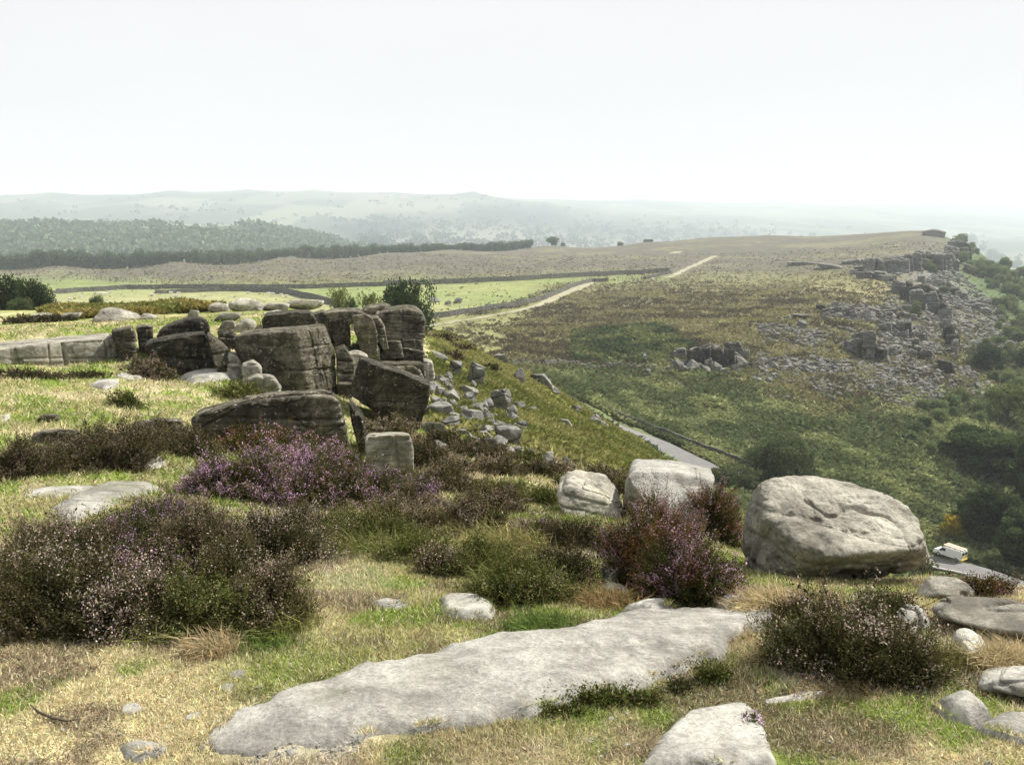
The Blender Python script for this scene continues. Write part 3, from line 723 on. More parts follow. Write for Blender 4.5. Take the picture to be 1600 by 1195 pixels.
cb([(243, 522), (262, 509), (300, 497), (324, 500), (332, 512), (326, 523), (290, 527), (250, 526)], 23.5, 2.2, 'smooth dark whale backed rock on top of the broad blackened block', ((0, 5),), M_DARK, p=12)
cb([(361, 530), (372, 524), (440, 517), (512, 513), (530, 560), (531, 612), (482, 616), (450, 612), (420, 604), (390, 588), (364, 550)], 21.3, 2.8, 'tall square block, black on its left and pale on its right', ((-22, -2, (472, 560)), (50, 6, (472, 560))), n=76, joint=0.03, sgap=0.45, strata=0.015, cracks=0.04, p=36)
cb([(524, 546), (538, 541), (556, 568), (546, 622), (528, 624)], 22.3, 1.6, 'narrow upright block wedged between two big blocks', ((15, 8),))
cb([(545, 620), (550, 595), (562, 560), (570, 562), (640, 588), (673, 602), (669, 640), (657, 674), (640, 668), (600, 652)], 19.2, 2.0, 'great tilted block with a white top edge and dark face', ((5, -14, (610, 615)), (-62, 6, (562, 590))), M_DARK, n=76, sgap=0.25, strata=0.02, p=50, sink=0)
cb([(300, 648), (345, 634), (400, 622), (460, 617), (510, 615), (538, 624), (548, 660), (556, 715), (500, 715), (380, 705), (300, 690)], 15.2, 2.0, 'long front block with layered dark face above the white topped stones', ((4, -3),), n=76, sgap=0.12, strata=0.02, amp=0.05, p=24)
cb([(538, 624), (553, 623), (566, 640), (568, 655), (578, 668), (577, 712), (556, 714), (548, 660)], 15.5, 1.6, 'curved narrow block at the end of the long front block', ((20, 0),), M_DARK, p=14)
cb([(446, 680), (452, 672), (480, 672), (487, 684), (486, 705), (450, 702)], 13.6, 0.7, 'small white topped stone, left of a pair', ((0, 12),), M_BOULD, p=16, amp=0.03, n=30)
cb([(487, 686), (500, 677), (540, 676), (549, 688), (551, 714), (492, 712)], 13.3, 0.8, 'small white topped stone, right of a pair', ((0, 12),), M_BOULD, p=14, amp=0.03, n=34)
cb([(571, 688), (576, 682), (610, 680), (640, 681), (645, 700), (645, 742), (610, 744), (574, 730)], 13.2, 1.0, 'square grey block with ribbed face at the right end of purple heather', ((8, -2),), M_BOULD, sgap=0.08, strata=0.012, amp=0.025, n=56)
cb([(44, 682), (60, 674), (95, 668), (132, 672), (128, 695), (50, 698)], 11.6, 0.8, 'low dark edged rock behind the dark heather', ((0, 0),), p=16, amp=0.03)
cb([(205, 664), (240, 655), (284, 656), (292, 675), (288, 695), (208, 695)], 12.6, 0.9, 'low grey rock spotted white left of the purple heather', ((0, 4),), p=16, amp=0.03)
cb([(55, 655), (70, 647), (92, 648), (96, 660), (60, 663)], 14, 0.7, 'little dark stone on the pale turf of the ledge', p=10, amp=0.03, n=24)
TOW = 'right hand tower of the crag'
cb([(583, 493), (600, 484), (645, 481), (662, 490), (668, 508), (660, 531), (630, 530), (598, 524), (588, 508)], 30, 2.8, 'big rounded cap rock on top of the layered tower', ((10, 2),), p=14, n=60, sgap=0.22, strata=0.03, joint=0.05, cell=(0.9, 0.9, 0.3))
cb([(627, 528), (661, 531), (662, 547), (628, 544)], 29.9, 2.5, 'thin layer right under the rounded cap rock', p=14)
cb([(592, 533), (626, 533), (632, 544), (594, 545)], 29.2, 2.2, 'small flat ledge stone on the left of the layered tower', p=16)
cb([(592, 544), (632, 543), (664, 549), (665, 567), (594, 565)], 29.6, 2.8, 'middle layer of the layered tower', sgap=0.2, p=16)
cb([(593, 564), (632, 566), (665, 567), (669, 592), (640, 596), (594, 590)], 29.3, 3.0, 'lowest broad layer of the layered tower', sgap=0.2, p=16)
cb([(612, 573), (648, 571), (664, 588), (662, 602), (616, 600)], 28.3, 2.0, 'foot stone standing out below the layered tower', p=14)
cb([(660, 560), (676, 566), (680, 590), (664, 598)], 28.8, 1.6, 'broken pale stone stepping down right of the layered tower', p=14, mat=M_BOULD)
cb([(508, 490), (520, 486), (560, 485), (570, 490), (567, 499), (512, 503)], 27.6, 2.4, 'flat cap stone overhanging the black recess', ((0, 0),), p=20)
cb([(512, 500), (546, 497), (549, 545), (535, 550), (522, 535), (514, 515)], 28, 2.0, 'black block with white lichen under the flat cap stone', mat=M_DARK)
cb([(545, 494), (570, 491), (582, 498), (590, 520), (590, 539), (560, 540), (554, 520)], 27.3, 1.8, 'grey squared block right of the black lichened one', ((-8, 2),))
cb([(576, 496), (590, 494), (600, 508), (608, 531), (592, 533), (584, 515)], 28.2, 1.8, 'leaning rounded block squeezed left of the cap rock', p=14)
cb([(552, 540), (592, 539), (596, 572), (565, 572), (552, 556)], 28.3, 1.8, 'lower grey block under the squared block')
cb([(562, 488), (575, 480), (600, 476), (612, 480), (610, 490), (575, 494)], 31.5, 2.2, 'flat topped rock on the skyline of the crag, behind the cap rock', p=14)
cb([(408, 504), (414, 493), (450, 488), (486, 489), (496, 500), (506, 514), (460, 518), (418, 518)], 26.5, 2.4, 'long black block above and behind the tall square block', ((-5, -6),), M_DARK)
cb([(480, 494), (505, 486), (520, 496), (516, 512), (500, 514)], 27.5, 1.8, 'mossy hollowed block right of the long black block', p=14)
cb([(540, 552), (558, 549), (573, 556), (576, 578), (545, 578)], 24, 1.2, 'pale low stone behind the top of the great tilted block', mat=M_BOULD, p=12)
cb([(355, 550), (372, 553), (381, 572), (380, 594), (350, 594)], 20.6, 1.2, 'pale triangular stone against the sloping dark block', ((0, 20),), M_BOULD, p=14)
cb([(378, 570), (396, 563), (408, 574), (405, 596), (380, 598)], 19.6, 1.0, 'rounded grey stone below the tall square block', mat=M_BOULD, p=10)
cb([(382, 594), (400, 585), (428, 587), (441, 604), (438, 620), (392, 622)], 18.6, 1.1, 'pale topped rounded stone with a black underside', ((0, -8),), M_BOULD, p=11)
cb([(212, 512), (225, 508), (240, 510), (240, 526), (216, 528)], 23, 1.2, 'small dark stone in the gap behind the long rock wall', p=12)
cb([(340, 520), (362, 518), (372, 530), (362, 548), (345, 545)], 24, 1.5, 'shadowed block in the gap between the blackened and square blocks', mat=M_DARK)
for u, v, w, h, lb in [(180, 502, 66, 17, 'long pale rounded outcrop by the golden bracken, largest on the left'), (232, 499, 28, 8, 'small flat outcrop stone right of the long pale outcrop'), (62, 498, 36, 8, 'flat pale stone below the dark left tree'),
                       (102, 500, 40, 10, 'pale stone half sunk in brown heather'), (300, 496, 18, 11, 'little round pale stone before the skyline outcrops'), (338, 488, 34, 14, 'pale outcrop at the right end of the golden bracken'),
                       (378, 486, 54, 18, 'tallest pale skyline outcrop right of the bracken'), (408, 478, 30, 9, 'dark mossy hump on the outcrop skyline'), (425, 486, 44, 12, 'low pale outcrop in the middle of the skyline'),
                       (465, 483, 66, 14, 'long dome of rock on the skyline of the crag'), (350, 502, 44, 12, 'flat sided outcrop on the dry turf'), (352, 516, 26, 14, 'grey block on the turf above the crag'),
                       (382, 517, 34, 17, 'grey rounded block left of the long black block'), (410, 517, 10, 8, 'small white stone by the long black block'), (430, 495, 50, 8, 'low flat outcrop on the path over the crag'),
                       (500, 484, 40, 10, 'pale outcrop behind the flat cap stone'), (540, 482, 40, 8, 'flat pale rock behind the recess'), (305, 517, 30, 9, 'low stone behind the whale backed rock'), (455, 500, 60, 8, 'pale ledge above the long black block')]:
    boulder_at(u, v, w, h, lb, name='outcrop', cat='outcrop', meshes=ROUND, mat=M_BOULD, ymin=12, tilt=0.04, rot=0.1, ylim=60)

# loose boulders on the slope right of the crag
for u, v, w, h, lb, k in [
    (745, 605, 27, 34, 'upright pointed boulder on the bracken slope', 2), (738, 622, 26, 14, 'flat dark boulder below the pointed one', 0), (757, 648, 15, 20, 'black cube of stone in the boulder pile', 2),
    (780, 642, 38, 34, 'biggest pale block crowning the boulder pile', 1), (800, 652, 20, 17, 'dark split stone right of the pale crowning block', 1), (712, 588, 20, 22, 'leaning slab stone near the layered tower', 3),
    (688, 566, 24, 12, 'flat stone just right of the layered tower', 0), (765, 546, 24, 16, 'pale boulder at the top of the slope', 1), (780, 566, 24, 13, 'brown stone below the top boulder', 4), (796, 571, 15, 15, 'dark narrow stone near the slope edge', 2),
    (811, 597, 19, 18, 'pale cube on the slope edge', 5), (846, 603, 34, 18, 'long tilted pale boulder on the slope edge', 4), (867, 616, 15, 10, 'small boulder below the long tilted one', 0), (810, 640, 18, 12, 'half buried pale boulder in bracken', 1),
    (686, 652, 46, 22, 'long pale boulder right of the great tilted block', 8), (704, 672, 30, 19, 'pale lumpy boulder below the long one', 5), (736, 662, 32, 22, 'grey boulder in the middle of the pile', 1), (676, 680, 42, 18, 'smooth pale slab stone below the great tilted block', 4),
    (706, 636, 15, 10, 'small stone above the pile', 1), (795, 694, 36, 28, 'large grey boulder low in the pile', 9), (757, 686, 24, 12, 'long dark stone low in the pile', 4), (812, 678, 24, 18, 'dark sided boulder on the right of the pile', 5),
    (771, 658, 15, 12, 'small grey stone in the pile', 1), (801, 662, 18, 14, 'pale topped stone in the pile', 9), (775, 700, 18, 9, 'flat stone at the foot of the pile', 0), (833, 645, 11, 8, 'small brown stone alone in bracken', 3),
    (884, 668, 24, 12, 'wide pale boulder alone in the bracken', 4), (900, 645, 14, 12, 'dark fronted stone in bracken', 1), (930, 662, 18, 12, 'pale boulder low on the bracken slope', 5), (945, 668, 12, 7, 'small stone beside the low pale boulder', 0),
    (928, 646, 10, 11, 'thin upright stone on the bracken slope', 3), (846, 678, 9, 7, 'tiny pale stone in bracken', 0), (856, 724, 18, 16, 'white topped stone above brown heather', 5), (862, 732, 22, 12, 'white stone beside the white topped one', 0),
    (884, 726, 14, 11, 'dark stone right of the white pair', 1), (671, 610, 12, 12, 'rubble stone at the foot of the layered tower', 5), (700, 605, 10, 7, 'little flat stone in the grass below the tower', 0), (722, 678, 14, 8, 'small stone between the pale boulders', 8),
    (745, 692, 16, 9, 'low grey stone in front of the pile', 4), (850, 710, 9, 8, 'small pale stone above the white pair', 2), (820, 690, 12, 8, 'small stone right of the large grey boulder', 5), (690, 700, 20, 8, 'flat pale stone in straw grass', 0)]:
    boulder_at(u, v, w, h, lb, 'boulders on the near slope', k=k, ymin=12, ylim=95)
for u, v, w, h, lb, k in [(790, 544, 9, 7, 'white stone lying on the far turf past the slope edge', 1), (732, 509, 6, 5, 'small square stone beside the pale track', 2), (884, 590, 10, 8, 'pale stone on the rusty bracken', 1), (896, 592, 12, 8, 'pale stone beside another on the rusty bracken', 5),
                          (836, 585, 8, 6, 'small white stone beyond the slope edge', 2), (1013, 590, 7, 12, 'upright white stone before the ruined wall', 3), (1022, 592, 9, 6, 'white stone right of the upright one', 1), (1035, 591, 8, 5, 'grey stone by the ruined wall', 0),
                          (1228, 626, 10, 7, 'pale boulder on rusty ground below the scree', 5), (1252, 640, 8, 6, 'small white stone under the mossy patch', 2), (1300, 628, 12, 9, 'grey boulder in rusty bracken', 1), (1182, 675, 10, 5, 'flat white stone alone in green bracken', 0),
                          (1254, 512, 14, 10, 'pale rounded boulder on the moor', 9), (1232, 500, 10, 7, 'pale stone left of the rounded moor boulder', 1), (1254, 498, 26, 7, 'long low pale outcrop on the moor', 0), (700, 476, 12, 6, 'grey boulder in the pasture', 1), (716, 474, 12, 8, 'pale boulder in the pasture', 5),
                          (680, 472, 18, 5, 'low pale rocks at the pasture edge', 0), (1475, 862, 9, 4, 'flat pale stone by the yellow bush', 0), (990, 584, 8, 5, 'pale stone at the ruined wall end', 4), (1060, 607, 6, 9, 'white stone in bracken below the small crag', 3)]:
    boulder_at(u, v, w, h, lb, 'stones beyond the road', k=k, ymin=105)

# small crag across the road and the broken edge beyond it
def fcb(outline, label, thick=None, mat=None, dy=0, **k):
    uc = sum(q[0] for q in outline) / len(outline); vb = max(q[1] for q in outline)
    p = hit(uc, vb, 115)
    w = (max(q[0] for q in outline) - min(q[0] for q in outline)) * p.y / FPX
    k.setdefault('n', 34); k.setdefault('cracks', 0.3); k.setdefault('rise', AUTO); k.setdefault('joint', 0.3); k.setdefault('cell', (2.6, 2.6, 1.9)); k['n'] = int(k['n'] * 1.3)
    return block('cliff_block', outline, p.y + dy, thick or w * 0.8 + 1.5, k.pop('faces', ((5, 3),)), mat=mat or M_MIDCRAG, amp=0.35, scale=1.8, strata=0.05, sgap=1.1, p=k.pop('p', 20), seed=len(bpy.data.objects), sink=1.2, label=label, group='blocks of the far edge', cat='rock', **k)
fcb([(1074, 550), (1092, 543), (1095, 576), (1076, 578)], 'dark slanting block left inside the small crag', mat=M_DARK, dy=1.2)
fcb([(1092, 547), (1109, 544), (1114, 578), (1094, 581)], 'black recessed block below the grey one in the small crag', mat=M_DARK, dy=1.5)
fcb([(1111, 544), (1129, 542), (1133, 578), (1113, 580)], 'black recessed block below the squared pale one in the small crag', mat=M_DARK, dy=1.5)
fcb([(1130, 544), (1150, 546), (1149, 578), (1133, 580)], 'dark block behind the right end of the small crag', mat=M_DARK, dy=1.5)
fcb([(1050, 553), (1056, 545), (1070, 545), (1073, 556), (1066, 563), (1054, 562)], 'pale rounded block at the left end of the small crag')
fcb([(1052, 564), (1074, 562), (1076, 580), (1054, 580)], 'dark lower block at the left end of the small crag')
fcb([(1093, 544), (1110, 541), (1114, 556), (1098, 560)], 'grey block left of the middle in the small crag')
fcb([(1109, 541), (1126, 539), (1127, 554), (1112, 556)], 'squared pale block in the middle of the small crag')
fcb([(1137, 536), (1153, 534), (1162, 542), (1159, 556), (1146, 557)], 'pale cap block at the right end of the small crag', p=12)
fcb([(1134, 557), (1152, 556), (1155, 574), (1136, 576)], 'grey lower block at the right end of the small crag')
fcb([(1100, 562), (1112, 560), (1116, 578), (1106, 582)], 'leaning slab at the foot of the small crag')
fcb([(1346, 519), (1356, 516), (1368, 518), (1369, 540), (1366, 564), (1353, 564), (1350, 540)], 'tall pale pillar standing out of the broken edge')
fcb([(1332, 522), (1350, 519), (1350, 546), (1334, 546)], 'stepped block left of the tall pale pillar')
fcb([(1410, 478), (1425, 477), (1426, 487), (1410, 489)], 'square cap block on the upper broken edge')
fcb([(1412, 489), (1424, 489), (1423, 502), (1413, 502)], 'pale neck of rock under the square cap block')
fcb([(1412, 503), (1425, 502), (1424, 526), (1414, 526)], 'black faced pillar under the square cap block', mat=M_DARK)
fcb([(1400, 503), (1412, 503), (1411, 520), (1402, 520)], 'grey face left of the black faced pillar')
fcb([(1376, 485), (1402, 483), (1403, 494), (1380, 495)], 'flat pale slab at the top of the broken edge')
fcb([(1335, 485), (1360, 480), (1374, 484), (1372, 492), (1340, 494)], 'long flat block in the middle of the broken edge top')
fcb([(1420, 455), (1440, 452), (1448, 462), (1446, 480), (1428, 480)], 'dark broken face above the bush filled gully')
fcb([(1446, 460), (1462, 455), (1468, 470), (1470, 490), (1452, 488)], 'dark broken face at the crest of the near edge')
fcb([(1340, 534), (1348, 532), (1350, 560), (1340, 560)], 'dark slot faced block beside the tall pale pillar', mat=M_DARK)
fcb([(1424, 530), (1436, 528), (1440, 552), (1426, 552)], 'leaning pillar right of the black faced pillar')
fcb([(1462, 560), (1486, 566), (1500, 586), (1476, 584)], 'long dark slab face lying above the lower scree', mat=M_DARK)
fcb([(1363, 412), (1380, 404), (1408, 400), (1407, 414), (1397, 424), (1384, 420), (1366, 418)], 'broad shadowed buttress on the far edge', thick=12)
fcb([(1408, 402), (1424, 396), (1432, 398), (1430, 416), (1414, 418)], 'narrow buttress right of the broad shadowed one', thick=10)
fcb([(1442, 396), (1462, 394), (1470, 404), (1476, 414), (1450, 412)], 'pale slanting buttress on the far edge', thick=12)
fcb([(1472, 398), (1488, 396), (1498, 412), (1482, 416)], 'last buttress before the green flank', thick=10)
fcb([(1480, 378), (1498, 376), (1504, 392), (1484, 392)], 'small buttress high under the summit', thick=10)
fcb([(1430, 394), (1442, 393), (1446, 412), (1432, 414)], 'dark cleft buttress in the middle of the far edge', mat=M_DARK, thick=9)
fcb([(1333, 417), (1351, 415), (1353, 424), (1336, 426)], 'undercut cap stone left of the far edge')
fcb([(1336, 426), (1350, 425), (1352, 435), (1340, 436)], 'block under the undercut cap stone')
fcb([(1366, 424), (1384, 426), (1394, 436), (1370, 437)], 'low jagged rocks below the broad buttress')
fcb([(1275, 412), (1300, 414), (1318, 418), (1316, 421), (1280, 418)], 'pale flat bedrock sheet on the far moor', thick=14)
fcb([(1228, 410), (1256, 409), (1276, 411), (1274, 415), (1232, 414)], 'dark flat ledge left of the pale bedrock sheet', thick=10)
fcb([(1314, 409), (1344, 405), (1360, 407), (1362, 412), (1320, 413)], 'low broken ledge at the start of the far edge', thick=10)
fcb([(1440, 362), (1460, 359), (1478, 362), (1476, 370), (1444, 370)], 'dark summit rocks on the skyline', thick=12)

for u, v, w, h in [(1058, 580, 14, 12), (1070, 584, 12, 9), (1084, 583, 16, 14), (1095, 582, 12, 11), (1104, 586, 14, 10), (1120, 584, 15, 13), (1130, 586, 12, 9), (1148, 584, 14, 11), (1160, 575, 14, 12), (1165, 560, 12, 10), (1090, 560, 14, 14), (1102, 552, 12, 10), (1124, 560, 15, 15), (1130, 572, 14, 14), (1116, 572, 12, 12), (1080, 572, 14, 16), (1046, 570, 10, 8), (1154, 566, 12, 12), (1066, 556, 12, 10), (1140, 548, 14, 11)]:
    boulder_at(u, v, w * 1.2, h * 1.2, 'broken block piled in and around the small crag across the road', 'broken blocks of the small crag', name='boulder', ymin=115, tilt=0.3, mat=M_MIDCRAG)
def ledge(line, n, hpx, wpx, label, mat=None, ymin=115, thick=3.0):
    us = np.array([q[0] for q in line], float); vs = np.array([q[1] for q in line], float)
    s = np.concatenate([[0], np.cumsum(np.hypot(np.diff(us), np.diff(vs)))])
    for t in np.linspace(0, s[-1], n):
        t = t + RNG.normal(0, s[-1] / n * 0.25)
        u, v = np.interp(t, s, us), np.interp(t, s, vs) + RNG.normal(0, hpx * 0.12)
        h, w = hpx * RNG.uniform(0.75, 1.2), wpx * RNG.uniform(0.6, 1.4)
        a, b_, c_, d_ = RNG.uniform(-0.15, 0.2, 4)
        fcb([(u - w / 2, v - h * (1 + a)), (u + w * b_, v - h * (1.06 + c_)), (u + w / 2, v - h * (1 + d_)), (u + w * (0.5 + c_), v), (u - w * (0.5 + a), v + 1)], label,
            mat=mat if RNG.random() < 0.7 else (M_DARK if RNG.random() < 0.4 else M_MIDCRAG), faces=((RNG.uniform(-40, 45), RNG.uniform(-6, 22)),), n=20, thick=thick * RNG.uniform(0.7, 1.4), p=30)
ledge([(1358, 420), (1400, 426), (1440, 418), (1475, 416), (1508, 404)], 16, 20, 20, 'buttress in the long cliff line of the far edge', thick=8)
ledge([(1445, 418), (1480, 420), (1512, 428)], 6, 16, 12, 'leaning slab below the far cliff line', thick=7)
ledge([(1334, 430), (1370, 434), (1400, 440)], 8, 8, 11, 'low broken rock in front of the far edge', thick=5)
ledge([(1405, 462), (1440, 466), (1462, 478), (1474, 500), (1482, 525), (1492, 552)], 17, 20, 17, 'dark jointed rock on the crest of the nearer edge', M_DARK, thick=4)
ledge([(1283, 488), (1330, 494), (1375, 498), (1428, 500)], 17, 10, 12, 'pale tumbled slab along the top of the broken edge', thick=3)
ledge([(1322, 548), (1345, 556), (1375, 560), (1410, 556), (1450, 562)], 10, 16, 16, 'jointed rock step in the middle of the broken edge', thick=3)
ledge([(1380, 520), (1405, 528), (1445, 535)], 8, 14, 10, 'rock rib between the pillars of the broken edge', thick=3)
ledge([(1440, 440), (1475, 452), (1510, 470), (1540, 492)], 10, 9, 14, 'slab lying in the far scree slope', M_MIDCRAG, thick=5)
for k in range(60):
    t = RNG.random(); u = 672 + 150 * t + RNG.normal(0, 14); v = 600 + 105 * t ** 0.8 + RNG.normal(0, 15); w = RNG.uniform(9, 24)
    boulder_at(u, v, w, w * RNG.uniform(0.5, 0.9), 'small broken stone in the rubble spilling down right of the crag', 'rubble right of the crag', name='rubble_stone', ymin=14, ylim=60, tilt=0.35, cat='stone')
# scree: separate stones where they show largest, the rest as one mass
SCREE = [([(1178, 568), (1218, 560), (1222, 592), (1200, 602), (1176, 595)], 34, (6, 13)), ([(1222, 560), (1290, 562), (1330, 570), (1300, 580), (1240, 590), (1222, 582)], 34, (5, 11)),
         ([(1262, 606), (1300, 600), (1330, 618), (1315, 625), (1270, 618)], 12, (6, 12)), ([(1275, 480), (1320, 476), (1400, 484), (1400, 500), (1340, 504), (1290, 500)], 34, (6, 15)),
         ([(1380, 570), (1440, 566), (1475, 600), (1480, 640), (1430, 650), (1400, 625), (1375, 598)], 62, (6, 13)), ([(1445, 570), (1500, 572), (1550, 604), (1520, 618), (1470, 606)], 40, (6, 13)),
         ([(1370, 500), (1450, 500), (1470, 560), (1400, 566), (1372, 540)], 30, (6, 12)), ([(1180, 508), (1340, 520), (1320, 545), (1190, 540)], 16, (4, 8)), ([(1330, 408), (1420, 418), (1400, 434), (1340, 436)], 16, (4, 9))]
for ri, (poly, cnt, (s0, s1)) in enumerate(SCREE):
    us = [q[0] for q in poly]; vs = [q[1] for q in poly]; k = 0
    lb = ['grey tumbled stone in the scree right of the small crag', 'grey stone in the long band of scree under brown heather', 'stone of the little scree patch on rusty ground', 'pale angular stone strewn along the top of the broken edge',
          'dark angular stone in the widest scree fan', 'stone in the scree tongue reaching right', 'broken stone between the pillars of the edge', 'pale stone poking out of the moor above the small crag', 'stone among the ledges below the far edge'][ri]
    while k < cnt:
        u, v = RNG.uniform(min(us), max(us)), RNG.uniform(min(vs), max(vs))
        if not in_poly(np.array([u]), np.array([v]), poly)[0]: continue
        s = s0 + (s1 - s0) * RNG.random() ** 2.2
        boulder_at(u, v, s, s * RNG.uniform(0.5, 0.95), lb, 'stones of scree patch ' + 'abcdefghi'[ri], name='scree_stone', ymin=115, tilt=0.5, cat='stone')
        k += 1
# rest of the scree: one mass
def scatter_cells(mask, n, rng, wide=0):
    w = mask[:-1, :-1].astype(float).copy()
    vis = (PU[:-1, :-1] > -60 - wide) & (PU[:-1, :-1] < 1660 + wide) & (PV[:-1, :-1] < 1260 + wide)
    w = (w * vis).ravel(); w = w / w.sum()
    idx = rng.choice(len(w), n, p=w)
    i, j = np.unravel_index(idx, (nr_ - 1, nt_ - 1))
    a, b_ = rng.random(n), rng.random(n)
    rr = gr[i, j] * (1 - a) + gr[i + 1, j] * a; tt = gt[i, j] * (1 - b_) + gt[i, j + 1] * b_
    x, y = rr * np.sin(tt), rr * np.cos(tt)
    return x, y, ground(x, y)
def mass_of(meshes, x, y, z, size, rng, squash=0.7, sinkf=0.15):
    Vs, Qs, off = [], [], 0
    which = rng.integers(len(meshes), size=len(x))
    for k, me in enumerate(meshes):
        co = np.empty(len(me.vertices) * 3, np.float32); me.vertices.foreach_get('co', co); co = co.reshape(-1, 3)
        lp = np.empty(len(me.loops), np.int32); me.loops.foreach_get('vertex_index', lp); lp = lp.reshape(-1, 4)
        sel = np.nonzero(which == k)[0]
        if not len(sel): continue
        yaw = rng.uniform(0, 6.28, len(sel)); s = size[sel]
        c, sn = np.cos(yaw)[:, None], np.sin(yaw)[:, None]
        sx = s[:, None] * rng.uniform(0.7, 1.3, (len(sel), 1)); sy = s[:, None]; szz = s[:, None] * squash * rng.uniform(0.7, 1.4, (len(sel), 1))
        X = co[None, :, 0] * sx; Y = co[None, :, 1] * sy; Z = co[None, :, 2] * szz
        Vx = X * c - Y * sn + x[sel][:, None]; Vy = X * sn + Y * c + y[sel][:, None]; Vz = Z + z[sel][:, None] + s[:, None] * sinkf
        Vs.append(np.stack([Vx, Vy, Vz], -1).reshape(-1, 3))
        Qs.append((lp[None] + (np.arange(len(sel)) * len(co))[:, None, None] + off).reshape(-1, 4)); off += len(sel) * len(co)
    return np.concatenate(Vs), np.concatenate(Qs)
small_meshes = [boulder_mesh(80 + k, 3, 16, 0.8) for k in range(5)]
smask = np.zeros(GX.shape)
for poly, w_ in [(s[0], 1.0) for s in SCREE] + [([(1470, 420), (1500, 430), (1560, 480), (1590, 540), (1540, 560), (1480, 500), (1440, 440)], 1.6), ([(1180, 560), (1400, 565), (1560, 605), (1480, 650), (1400, 640), (1330, 600), (1180, 600)], 0.7), ([(1380, 440), (1500, 460), (1560, 560), (1400, 560)], 0.5)]:
    smask = np.maximum(smask, in_poly(PU + wob * 12, PV + wob2 * 6, poly) * (gr > 115) * (gr < 520) * w_)
smask *= sstep(-0.25, 0.1, nzE * 0.6 + nzC * 0.8)
rg = np.random.default_rng(5)
x_, y_, z_ = scatter_cells(smask, 9500, rg)
V_, Q_ = mass_of(small_meshes, x_, y_, z_, 0.3 + 1.1 * rg.random(len(x_)) ** 2.5 * np.clip(np.hypot(x_, y_) / 190, 0.8, 1.5), rg)
RP = [hit(940, 654, 106), hit(975, 672, 104), hit(1014, 689, 102), hit(1050, 707, 98), hit(1085, 725, 96), hit(1120, 746, 96)]
vanp = hit(1490, 882, 70)
RP2 = [Vector((34, 106, 0)), Vector((42, 103.5, 0)), Vector((vanp.x - 4, vanp.y + 3.4, 0)), hit(1535, 899, 70), hit(1600, 920, 70), hit(1680, 945, 70)]
RALL = RP + RP2
TRACK1 = [hit(u, v, 150) for u, v in [(655, 513), (700, 505), (760, 495), (810, 486), (850, 474), (880, 460), (905, 449), (930, 441)]]
TRACK2 = [hit(u, v, 300) for u, v in [(1045, 434), (1060, 427), (1080, 417), (1100, 408), (1117, 400)]]
def clear_of(x, y):
    ok = np.ones(x.shape, bool)
    for line, rad in ((RALL, 4.6), (TRACK1, 3.0), (TRACK2, 5.0)):
        for a, b_ in zip(line, line[1:]):
            ex, ey = b_.x - a.x, b_.y - a.y; L = ex * ex + ey * ey
            t = np.clip(((x - a.x) * ex + (y - a.y) * ey) / L, 0, 1)
            ok &= np.hypot(x - a.x - t * ex, y - a.y - t * ey) > rad
    return ok
link('scree', make_mesh('scree', V_, 4, Q_, False), M_SCREE, kind='stuff', label='grey rubble filling the scree slopes below the edge')
# ---------------------------------------------------------------- plants
def leaf_mat(name, trans=0.3, var=0.25):
    m = bpy.data.materials.new(name); m.use_nodes = True
    nt = m.node_tree; nt.nodes.clear()
    out = nt.nodes.new('ShaderNodeOutputMaterial')
    a = N(nt, 'ShaderNodeAttribute', attribute_name='tint')
    oi = nt.nodes.new('ShaderNodeObjectInfo')
    c = mixc(nt, 1.0, a.outputs['Color'], ramp(nt, oi.outputs['Random'], [(0, 1 - var), (1, 1 + var)]), 'MULTIPLY')
    d = nt.nodes.new('ShaderNodeBsdfDiffuse'); t = nt.nodes.new('ShaderNodeBsdfTranslucent')
    mx = nt.nodes.new('ShaderNodeMixShader'); mx.inputs[0].default_value = trans
    nt.links.new(c, d.inputs['Color']); nt.links.new(c, t.inputs['Color'])
    nt.links.new(d.outputs[0], mx.inputs[1]); nt.links.new(t.outputs[0], mx.inputs[2]); nt.links.new(mx.outputs[0], out.inputs['Surface'])
    return m
M_LEAF = leaf_mat('leaves', 0.35, 0.15)
M_HEATH = leaf_mat('heather_sprigs', 0.2, 0.1)
M_GRASS = leaf_mat('grass_blades', 0.35, 0.05)
M_BARK, nt, b = new_mat('bark')
geo = nt.nodes.new('ShaderNodeNewGeometry')
nt.links.new(ramp(nt, noise_node(nt, geo.outputs['Position'], 6, 5), [(0.3, (0.03, 0.024, 0.018)), (0.7, (0.10, 0.085, 0.065))]), b.inputs['Base Color'])

def unit(a): return a / np.maximum(np.linalg.norm(a, axis=-1, keepdims=True), 1e-9)
def rhombs(c, d, L, W, col, rng, mid=0.5):
    """leaf shaped quads from c along d"""
    n = len(c); d = unit(d)
    s = unit(np.cross(d, rng.normal(size=(n, 3))))
    L = np.broadcast_to(L, (n,))[:, None]; W = np.broadcast_to(W, (n,))[:, None]
    V = np.stack([c, c + d * L * mid + s * W / 2, c + d * L, c + d * L * mid - s * W / 2], 1).reshape(-1, 3)
    return V, np.repeat(col, 4, 0)
class Leaves:
    def __init__(s): s.V = []; s.C = []
    def add(s, V, C): s.V.append(V); s.C.append(C)
    def mesh(s, name):
        V = np.concatenate(s.V); C_ = np.concatenate(s.C)
        return make_mesh(name, V, 4, np.arange(len(V)), False, {'tint': np.clip(C_, 0, 1)})
def tint(c, n, rng, v=0.25, hue=0.08):
    c = np.broadcast_to(np.asarray(c, float), (n, 3))
    return c * np.exp(rng.normal(0, v, (n, 1))) * np.exp(rng.normal(0, hue, (n, 3)))

